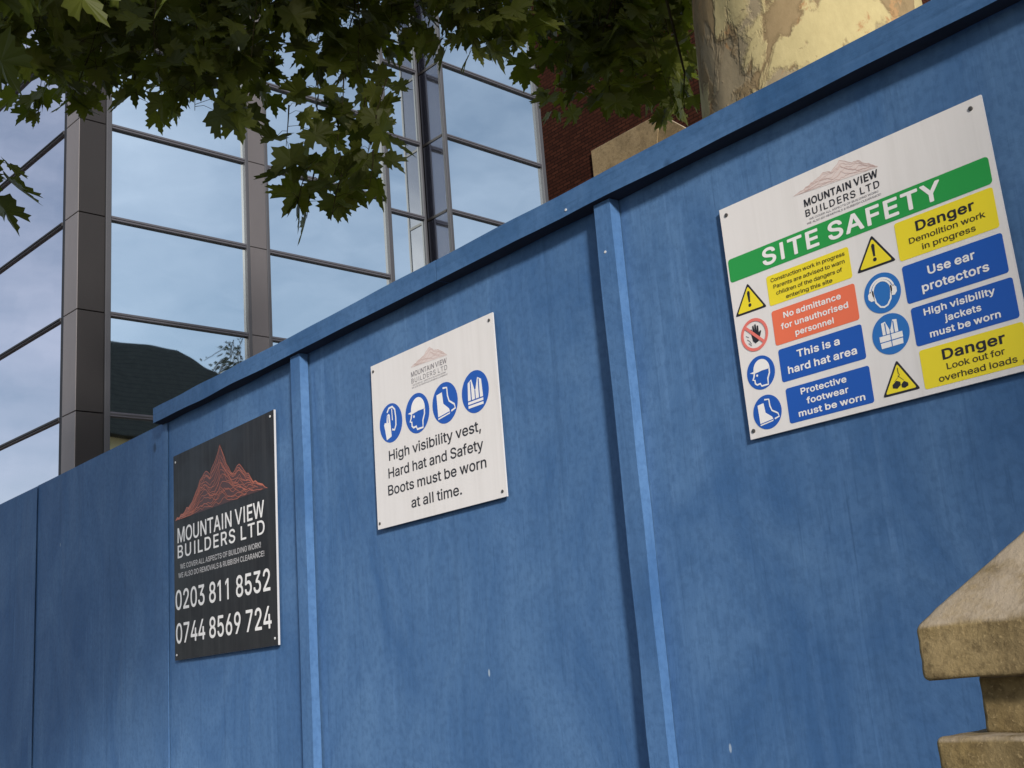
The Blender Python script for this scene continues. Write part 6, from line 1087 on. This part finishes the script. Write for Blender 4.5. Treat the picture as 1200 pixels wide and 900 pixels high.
# ------------------------------------------------------------------ slate roofed house up the street, seen mirrored in the glass
house = thing('slate_roof_house', (13.7, 19, 0), 'dark slate roofed house mirrored in the lowest blue pane of the office building', 'house')
MB().box((10.3, 10.6, 0), (17.2, 27.0, 12.1)).build('wall', MAT['render_cream'], house)
R0, R1 = Vector((13.75, 14.5, 17.35)), Vector((13.75, 23.0, 17.3))
E = [Vector((9.7, 10.0, 12.1)), Vector((9.7, 31.0, 12.1)), Vector((17.8, 31.0, 12.1)), Vector((17.8, 10.0, 12.1))]
rf = MB()
rf.face([E[0], E[1], R1, R0]); rf.face([E[1], E[2], R1]); rf.face([E[2], E[3], R0, R1]); rf.face([E[3], E[0], R0]); rf.face(E)
rf.build('roof', MAT['slate'], house)
for yy in (13.2, 17.0, 21.0, 24.6):
    for zz in (2.0, 5.6, 9.2):
        f = MB().box((10.24, yy - .6, zz), (10.298, yy + .6, zz + 1.8)).build('window', MAT['ink_white'], house)
        MB().box((10.22, yy - .5, zz + .1), (10.238, yy + .5, zz + 1.7)).build('pane', MAT['gasket'], f)

# tips of the low leaf sprays (x, y, z, kind)
TIPS = [(-5.64,-0.26,4.67,0),(-4.61,-0.51,4.17,0),(-5.18,-0.32,4.64,0),(-4.73,-0.46,4.5,0),(-6.05,-0.14,5.5,0),(-5.54,-0.25,5.33,0),(-4.93,-0.45,5.0,0),(-5.34,-0.18,4.53,0),(-5.28,-0.25,4.56,0),(-6.18,0.03,5.28,0),(-5.12,-0.31,4.74,0),(-5.1,-0.25,4.85,0),(-5.34,-0.25,5.08,0),(-6.1,-0.07,5.82,0),(-4.63,-0.43,4.9,0),(-5.33,-0.14,4.46,0),(-4.54,-0.32,4.17,0),(-5.96,0.11,5.18,0),(-5.0,-0.24,4.68,0),(-4.84,-0.26,4.69,0),(-6.24,0.12,5.74,0),(-5.87,0.02,5.68,0),(-4.91,-0.28,5.1,0),(-5.66,0.13,4.6,0),(-4.68,-0.18,4.18,0),(-5.91,0.15,5.05,0),(-5.08,-0.06,4.75,0),(-4.86,-0.11,4.72,0),(-5.63,0.04,5.3,0),(-5.57,0.06,5.45,0),(-5.48,-0.01,5.5,0),(-5.08,-0.11,5.34,0),(-6.11,0.36,4.77,0),(-6.21,0.37,4.95,0),(-5.9,0.32,5.0,0),(-4.47,-0.19,4.25,0),(-5.81,0.28,5.24,0),(-4.63,-0.1,4.63,0),(-5.53,0.16,5.36,0),(-5.06,-0.01,5.16,0),(-5.17,0.03,5.39,0),(-4.83,0.07,4.12,0),(-5.39,0.21,4.59,0),(-5.83,0.37,4.95,0),(-4.9,0.1,4.56,0),(-5.08,0.12,4.8,0),(-5.74,0.4,5.38,0),(-5.41,0.27,5.33,0),(-5.68,0.34,5.62,0),(-4.55,-0.06,4.94,0),(-5.48,0.39,4.69,0),(-4.57,0.06,4.25,0),(-5.25,0.3,4.83,0),(-4.64,0.08,4.53,0),(-6.16,0.6,5.68,0),(-4.53,0.08,4.7,0),(-5.34,0.31,5.38,0),(-5.76,0.47,5.83,0),(-6.14,0.62,6.3,0),(-5.24,0.39,4.6,0),(-5.01,0.3,4.58,0),(-4.36,0.09,4.34,0),(-4.95,0.34,4.82,0),(-5.66,0.63,5.51,0),(-4.45,0.09,4.75,0),(-5.11,0.4,5.39,0),(-6.07,0.79,6.28,0),(-4.58,0.29,4.14,0),(-5.52,0.68,4.82,0),(-4.56,0.26,4.33,0),(-5.16,0.48,4.85,0),(-5.0,0.41,4.89,0),(-5.34,0.54,5.27,0),(-5.96,0.89,5.88,0),(-4.98,0.44,5.33,0),(-4.72,0.29,5.23,0),(-5.01,0.57,4.38,0),(-4.23,0.24,4.08,0),(-4.97,0.56,4.63,0),(-5.32,0.66,5.06,0),(-4.91,0.49,4.91,0),(-4.88,0.52,4.99,0),(-4.91,0.54,5.2,0),(-5.23,0.66,5.57,0),(-4.85,0.52,5.39,0),(-5.79,1.05,4.94,0),(-5.82,1.11,5.11,0),(-4.94,0.61,4.7,0),(-5.56,0.94,5.27,0),(-4.62,0.53,4.78,0),(-4.7,0.57,4.97,0),(-4.63,0.5,5.08,0),(-5.92,1.16,6.25,0),(-4.74,0.55,5.39,0),(-4.19,0.38,3.94,0),(-4.61,0.65,4.32,0),(-4.8,0.75,4.59,0),(-4.44,0.57,4.49,0),(-5.73,1.2,5.49,0),(-5.73,1.17,5.71,0),(-4.82,0.74,5.17,0),(-5.4,1.03,5.79,0),(-4.78,0.75,5.49,0),(-4.26,0.55,4.07,0),(-5.65,1.28,5.07,0),(-4.36,0.62,4.38,0),(-4.42,0.65,4.56,0),(-5.18,1.02,5.25,0),(-4.76,0.81,5.1,0),(-4.55,0.72,5.12,0),(-5.61,1.32,6.15,0),(-5.73,1.4,6.47,0),(-5.32,1.25,4.79,0),(-4.08,0.59,4.18,0),(-4.51,0.81,4.56,0),(-5.71,1.53,5.6,0),(-4.69,0.89,5.01,0),(-5.7,1.43,5.92,0),(-5.34,1.29,5.8,0),(-4.21,0.66,5.04,0),(-4.62,0.87,5.52,0),(-5.46,1.45,4.81,0),(-5.53,1.45,4.99,0),(-4.37,0.87,4.38,0),(-5.19,1.3,5.12,0),(-4.08,0.68,4.49,0),(-4.98,1.27,5.3,0),(-5.67,1.67,6.06,0),(-5.04,1.22,5.67,0),(-5.09,1.31,5.95,0),(-4.82,1.26,4.66,0),(-4.71,1.15,4.75,0),(-5.41,1.59,5.45,0),(-4.09,0.84,4.63,0),(-5.12,1.45,5.55,0),(-4.78,1.21,5.44,0),(-5.44,1.67,6.2,0),(-5.56,1.69,6.45,0),(-4.5,1.16,4.48,0),(-4.32,1.04,4.52,0),(-5.5,1.86,5.52,0),(-4.81,1.44,5.19,0),(-4.4,1.19,5.04,0),(-4.35,1.08,5.14,0),(-5.25,1.73,6.05,0),(-4.82,1.55,4.76,0),(-4.2,1.09,4.44,0),(-4.78,1.52,5.08,0),(-4.37,1.22,4.89,0),(-4.56,1.42,5.22,0),(-3.94,1.03,4.87,0),(-3.97,0.99,4.98,0),(-4.92,1.62,5.95,0),(-4.24,1.25,4.4,0),(-4.97,1.79,5.0,0),(-4.52,1.45,4.86,0),(-4.19,1.29,4.77,0),(-5.26,2.03,5.75,0),(-4.72,1.62,5.44,0),(-4.99,1.91,5.91,0),(-4.29,1.33,5.42,0),(-5.13,2.03,5.22,0),(-4.39,1.58,4.85,0),(-4.98,2.0,5.41,0),(-3.93,1.21,4.75,0),(-4.61,1.69,5.48,0),(-4.49,1.65,5.53,0),(-5.09,2.07,6.27,0),(-5.07,2.19,5.3,0),(-4.16,1.51,4.76,0),(-4.79,2.01,5.46,0),(-3.81,1.32,4.81,0),(-4.08,1.5,5.14,0),(-3.71,1.2,4.94,0),(-4.17,1.64,4.72,0),(-4.53,2.01,5.17,0),(-4.74,2.19,5.51,0),(-3.99,1.58,5.05,0),(-3.91,1.55,5.14,0),(-4.82,2.32,6.21,0),(-3.67,1.38,4.32,0),(-3.99,1.71,4.76,0),(-4.79,2.33,5.54,0),(-4.7,2.25,5.62,0),(-4.13,1.82,5.32,0),(-3.79,1.53,5.16,0),(-4.4,2.12,5.89,0),(-3.62,1.46,4.29,0),(-3.65,1.5,4.46,0),(-4.57,2.39,5.38,0),(-3.59,1.48,4.65,0),(-3.54,1.48,4.73,0),(-3.52,1.48,4.89,0),(-4.26,2.12,5.78,0),(-3.75,1.77,4.43,0),(-4.33,2.31,5.09,0),(-3.53,1.57,4.55,0),(-4.23,2.24,5.36,0),(-3.5,1.55,4.82,0),(-4.06,2.07,5.53,0),(-3.74,1.78,5.31,0),(-3.87,2.0,4.64,0),(-4.2,2.36,5.07,0),(-3.7,1.88,4.83,0),(-3.76,1.99,5.02,0),(-4.05,2.29,5.45,0),(-3.81,2.07,5.39,0),(-4.13,0.78,3.85,1),(-4.16,1.06,3.9,1),(-4.02,1.13,3.84,1),(-4.25,0.88,3.71,1),(-4.11,0.98,3.64,1),(-3.95,1.08,3.64,1),(-4.21,0.92,3.57,1),(-4.01,0.92,3.49,1),(-4.15,1.18,4.05,1),(-4.17,1.1,4.09,1),(-3.98,1.16,4.02,1),(-4.17,0.96,4.05,1),(-4.22,0.88,3.63,1),(-4.21,1.15,3.68,1),(-4.05,-0.53,3.32,1),(-4.06,-0.54,3.24,1),(-2.94,-0.65,3.45,2),(-2.81,-0.31,3.51,2),(-2.89,-0.52,3.54,2),(-2.98,-0.77,3.39,2),(-2.99,-0.83,3.25,2),(-4.9,3.11,5.3,3),(-4.27,2.61,5.03,3),(-5.16,3.48,6.01,3),(-5.0,3.32,6.07,3),(-4.93,3.28,6.13,3),(-5.46,3.85,6.85,3),(-5.14,3.63,6.85,3),(-5.13,3.52,5.25,3),(-4.52,2.96,5.02,3),(-4.59,3.18,5.43,3),(-4.32,2.91,5.36,3),(-5.3,3.83,6.35,3),(-4.55,3.15,5.89,3),(-4.21,2.77,5.82,3),(-4.87,3.53,6.75,3),(-4.38,3.05,4.83,3),(-5.14,3.84,5.51,3),(-4.55,3.27,5.31,3),(-4.94,3.75,5.85,3),(-4.57,3.29,5.7,3),(-4.24,2.95,5.56,3),(-4.37,3.13,5.89,3),(-4.05,2.88,5.78,3),(-4.15,2.93,4.68,3),(-4.05,2.85,4.76,3),(-5.01,3.96,5.77,3),(-4.57,3.46,5.58,3),(-4.42,3.42,5.66,3),(-5.12,4.28,6.64,3),(-4.83,3.93,6.55,3),(-4.67,3.76,6.66,3),(-4.54,3.59,5.06,3),(-4.9,4.1,5.67,3),(-4.36,3.39,5.36,3),(-4.9,4.1,6.08,3),(-4.74,4.03,6.17,3),(-4.71,4.02,6.32,3),(-4.78,4.12,6.62,3),(-4.84,4.12,6.95,3),(-4.88,4.28,5.33,3),(-4.55,3.76,5.18,3),(-5.11,4.5,5.92,3),(-5.08,4.54,6.12,3),(-4.29,3.65,5.62,3),(-4.28,3.63,5.77,3),(-4.46,3.92,6.16,3),(-3.77,3.15,5.71,3),(-4.23,3.65,6.43,3),(-4.13,3.49,4.76,3),(-4.3,3.71,5.05,3),(-4.34,3.89,5.31,3),(-4.44,3.98,5.67,3),(-4.03,3.5,5.49,3),(-4.08,3.68,5.81,3),(-4.51,4.3,6.48,3),(-4.12,3.8,6.21,3),(-3.05,2.21,3.91,4)]

# ------------------------------------------------------------------ plane tree behind the hoarding
TX, TY, TR = -2.31, 2.12, 0.455
tree = thing('plane_tree', (TX, TY, 0), 'plane tree with mottled cream and brown bark and wide leafy boughs above the hoarding', 'tree')
def trunk_mesh():
    nz, na = 110, 72
    z0, z1 = -0.02, 6.6
    vs, fs = [], []
    for i in range(nz + 1):
        z = z0 + (z1 - z0) * i / nz
        base = TR * (1 + 0.45 * math.exp(-z / 0.7)) * (1.0 - 0.010 * z)
        cx = TX - 0.02 * math.sin(z * .7); cy = TY + 0.03 * math.sin(z * .5 + 1)
        for k in range(na):
            a = 2 * math.pi * k / na
            p = Vector((math.cos(a) * 1.1, math.sin(a) * 1.1, z * .55))
            r = base * (1 + .05 * noise.noise(p * 1.3) + .022 * noise.noise(p * 4 + Vector((3, 1, 2))))
            q = Vector((math.cos(a) * 2.0, math.sin(a) * 2.0, z * 1.25))
            pl = noise.noise(q * 1.5 + Vector((5, 5, 5)))
            r += .004 * max(-1, min(1, pl * 5))               # bark lifts off in plates
            # burr near the top of what shows
            d = (Vector((math.cos(a), math.sin(a), 0)) - Vector((-.05, -1, 0)).normalized()).length * TR
            dz = z - 4.28
            r += .030 * math.exp(-((d / .10) ** 2 + (dz / .10) ** 2))
            vs.append((cx + r * math.cos(a), cy + r * math.sin(a), z))
    for i in range(nz):
        for k in range(na):
            fs.append((i * na + k, i * na + (k + 1) % na, (i + 1) * na + (k + 1) % na, (i + 1) * na + k))
    fs.append(tuple(nz * na + k for k in range(na)))
    m = MB(); m.grid(vs, fs); return m
trunk_mesh().build('trunk', MAT['bark'], tree, smooth=True)

def curve_pts(P, n=10):
    """smooth path through the given points (Catmull-Rom)"""
    P = [Vector(p) for p in P]; out = []
    for i in range(len(P) - 1):
        a, b, c, d = P[max(i - 1, 0)], P[i], P[i + 1], P[min(i + 2, len(P) - 1)]
        for k in range(n):
            t = k / n
            out.append(0.5 * ((2 * b) + (c - a) * t + (2 * a - 5 * b + 4 * c - d) * t * t + (3 * b - a - 3 * c + d) * t ** 3))
    out.append(P[-1]); return out
LIMBS = [
    ([(-2.4, 2.1, 5.3), (-3.4, 1.5, 6.3), (-4.7, .7, 6.9), (-6.2, .1, 7.1), (-7.6, -.4, 6.9)], .20, .05),
    ([(-2.4, 2.2, 5.7), (-3.6, 3.0, 6.6), (-5.2, 3.9, 7.4), (-7.0, 4.4, 7.9)], .17, .05),
    ([(-2.3, 2.1, 6.3), (-2.6, 2.4, 8.2), (-2.2, 2.2, 10.2), (-2.5, 2.6, 12.5)], .33, .07),
    ([(-2.2, 2.1, 5.9), (-1.1, 1.3, 7.2), (.4, .6, 8.2), (2.2, .1, 8.8)], .20, .05),
    ([(-2.3, 2.0, 5.5), (-2.1, .8, 6.1), (-1.9, -.8, 6.1), (-1.6, -2.2, 5.7)], .16, .04),
    ([(-2.2, 2.3, 6.2), (-1.2, 3.6, 7.6), (-.2, 5.0, 8.6)], .18, .05),
]
NODES = []
for P, r0, r1 in LIMBS:
    pts = curve_pts(P, 9)
    rads = [r0 + (r1 - r0) * i / (len(pts) - 1) for i in range(len(pts))]
    m = MB(); m.tube(pts, rads, 12); m.build('limb', MAT['bark'], tree, smooth=True)
    NODES += [(p, r) for p, r in zip(pts[4:], rads[4:])]

# one leaf: five toothed lobes, in its own plane; the stalk joins at the origin, the tip points along +y
HALF = [(0.0, 1.0), (.055, .84), (.13, .78), (.115, .66), (.20, .60), (.165, .46), (.34, .56), (.50, .70), (.50, .58), (.62, .54), (.50, .42), (.58, .33), (.40, .24), (.52, .10), (.44, .03), (.50, -.10), (.30, -.07), (.13, -.09), (.03, .0)]
LEAF = HALF + [(-x, y) for x, y in HALF[:0:-1]]
LN = len(LEAF)
leaf_v, leaf_f, leaf_t = [], [], []
rng = random.Random(21)
def add_leaf(p, tip, nrm, size, tone):
    tip = tip.normalized(); nrm = (nrm - tip * nrm.dot(tip))
    if nrm.length < 1e-3: nrm = tip.orthogonal()
    nrm.normalize(); side = tip.cross(nrm)
    k = len(leaf_v); fold = rng.uniform(.05, .38); curl = rng.uniform(-.25, .35); sx = rng.uniform(.86, 1.1)
    leaf_v.append(p + tip * (.30 * size)); leaf_t.append(tone)
    for (x, y) in LEAF:
        h = abs(x) * fold - curl * (y - .3) ** 2 * .6 + rng.uniform(-.02, .02)
        leaf_v.append(p + (side * (x * sx) + tip * y + nrm * h) * size); leaf_t.append(tone)
    for i in range(LN): leaf_f.append((k, k + 1 + i, k + 1 + (i + 1) % LN))
twig = MB()
def rand_dir():
    while True:
        v = Vector((rng.uniform(-1, 1), rng.uniform(-1, 1), rng.uniform(-1, 1)))
        if .05 < v.length < 1: return v.normalized()
def spray(tip, length, n, size, spread=.13, droop=None, join=True, thick=.004, stalks=True):
    tip = Vector(tip)
    near = min(NODES, key=lambda q: (q[0] - (tip + Vector((0, 0, .7)))).length_squared)[0]
    back = (near - tip); back.z = max(back.z, .3); back.normalize()
    d = droop or (Vector((0, 0, 1)) * rng.uniform(.6, 1.0) + back * rng.uniform(.5, 1.0) + rand_dir() * .3).normalized()
    start = tip + d * length
    mid = (tip + start) / 2 + rand_dir() * .05 * length + Vector((0, 0, .06 * length))
    pts = curve_pts([start, mid, tip], 4)
    twig.tube(pts, [thick * (1 - .7 * i / (len(pts) - 1)) for i in range(len(pts))], 4, cap=False)
    if join:
        far = (near - start).length
        if far > .25:
            q = (near + start) / 2 + Vector((0, 0, -.06 * far)) + rand_dir() * .08 * far
            pp = curve_pts([near, q, start], 5)
            twig.tube(pp, [.016 - .011 * i / (len(pp) - 1) for i in range(len(pp))], 5, cap=False)
    for i in range(n):
        t = (i + rng.random() * .8) / n
        b = start.lerp(tip, t)
        off = rand_dir(); off.z *= .5
        stalk = b + off * rng.uniform(.3, 1.0) * spread
        twig.tube([b, (b + stalk) / 2 + Vector((0, 0, .012)), stalk], [.0016, .0013, .0012], 3, cap=False)
        dirn = (off * .8 + Vector((0, 0, -rng.uniform(.35, 1.3))) + rand_dir() * .35)
        nrm = Vector((0, 0, 1)) + rand_dir() * .75 + Vector((.25, -.35, 0))
        add_leaf(stalk, dirn, nrm, size * rng.uniform(.6, 1.3), rng.random() * .9)
for (x, y, z, s) in TIPS:
    if s == 0 and rng.random() < .22: continue
    if s == 0: spray((x, y, z), rng.uniform(.35, .6), 19, .125, .17, join=rng.random() < .22)
    elif s == 1: spray((x, y, z), .20, 5, .135, .11, join=False)
    elif s == 2: spray((x, y, z), .25, 5, .135, .10)
    elif s == 3: spray((x, y, z), rng.uniform(.4, .7), 22, .15, .19, join=rng.random() < .22)
    else: spray((x, y, z), .20, 5, .07, .06)
# the rest of the crown, above and beside what the photo takes in
def hidden_side(p):
    """keep clear of the open view under the boughs"""
    d = Vector(p) - EYE; h = math.hypot(d.x, d.y)
    el = math.degrees(math.atan2(d.z, h)); az = math.degrees(math.atan2(d.x, d.y))
    if az < -78 or az > -14: return el > 22
    return el > 37.5 + (1.5 if az > -34 else 0)
cnt = 0
while cnt < 300:
    v = rand_dir() * rng.random() ** .4
    p = (TX - .8 + v.x * 6.0, TY + .4 + v.y * 5.0, 9.0 + v.z * 4.2)
    if not hidden_side(p): continue
    spray(p, rng.uniform(.5, .9), 11, .24, .24, join=cnt % 3 == 0, thick=.007); cnt += 1
# unseen outer boughs added sunward, shading the low leaves and part of the trunk
cnt = 0
while cnt < 290:
    t = rng.random()
    p = (-2.6 + 5.6 * t + rng.uniform(-1.0, 1.0), -1.3 - 1.6 * t + rng.uniform(-1.7, 1.5), 6.0 + 1.6 * rng.random() + .8 * t + rng.uniform(-.5, .9))
    if not hidden_side(p): continue
    spray(p, .6, 12, .30, .30, join=cnt % 4 == 0, thick=.006); cnt += 1
for i in range(60):  # more unseen sprays, added lower to shade the hanging sprig
    p = (rng.uniform(-2.2, 1.2), rng.uniform(-2.7, -1.2), rng.uniform(4.9, 6.3))
    if hidden_side(p): spray(p, .5, 12, .26, .26, join=i % 6 == 0, thick=.006)
# unseen low bough, added over the pavement to shade the hoarding's far end
for i in range(130):
    t = rng.random()
    p = (-1.9 + 2.6 * t ** 1.25 + rng.uniform(-.25, .25), -2.0 - .4 * t + rng.uniform(-.35, .35), 3.0 + 1.3 * rng.random() + rng.uniform(-.1, .2))
    if hidden_side(p): spray(p, .4, 11, .19, .17, join=i % 8 == 0)
for i in range(46):                                         # unseen sprays added further along the pavement, to shade the hoarding's right side
    t = rng.uniform(1.7, 2.3)
    p = (rng.uniform(-.36, .95) + 2 * t, -t, rng.uniform(1.2, 2.7) + .78 * t)
    spray(p, .4, 11, .19, .17, join=i % 12 == 0)
twig.build('twigs', MAT['twig'], tree)
me = bpy.data.meshes.new('foliage')
off = WORLD[tree.name]
me.from_pydata([v - off for v in leaf_v], [], leaf_f)
at = me.attributes.new('leaf_tone', 'FLOAT', 'POINT')
at.data.foreach_set('value', leaf_t)
me.materials.append(MAT['leaf']); me.update()
crown = bpy.data.objects.new('foliage', me); COL.objects.link(crown); crown.parent = tree

# ------------------------------------------------------------------ small tree behind the house, also mirrored in the glass
leaf_v, leaf_f, leaf_t = [], [], []
twig = MB()
bt = thing('garden_tree', (22, 31, 0), 'thin leafy tree top mirrored in the blue pane beside the slate roof', 'tree')
MB().tube(curve_pts([(22, 31, -.1), (22.2, 31.1, 6), (21.9, 30.8, 12), (22.1, 31.0, 18)], 5), [.35 - .016 * i for i in range(16)], 10).build('trunk', MAT['bark'], bt, smooth=True)
NODES = [(Vector((22, 31, z)), .1) for z in (14, 15, 16, 17, 18)]
for i in range(75):
    v = rand_dir() * rng.random() ** .5
    spray((22 + v.x * 2.6, 31 + v.y * 2.6, 18.3 + v.z * 2.6), 1.1, 6, .17, .5, thick=.035)
twig.build('twigs', MAT['twig'], bt)
me = bpy.data.meshes.new('foliage'); off = WORLD[bt.name]
me.from_pydata([v - off for v in leaf_v], [], leaf_f)
at = me.attributes.new('leaf_tone', 'FLOAT', 'POINT'); at.data.foreach_set('value', leaf_t)
me.materials.append(MAT['leaf_dark']); me.update()
o = bpy.data.objects.new('foliage', me); COL.objects.link(o); o.parent = bt
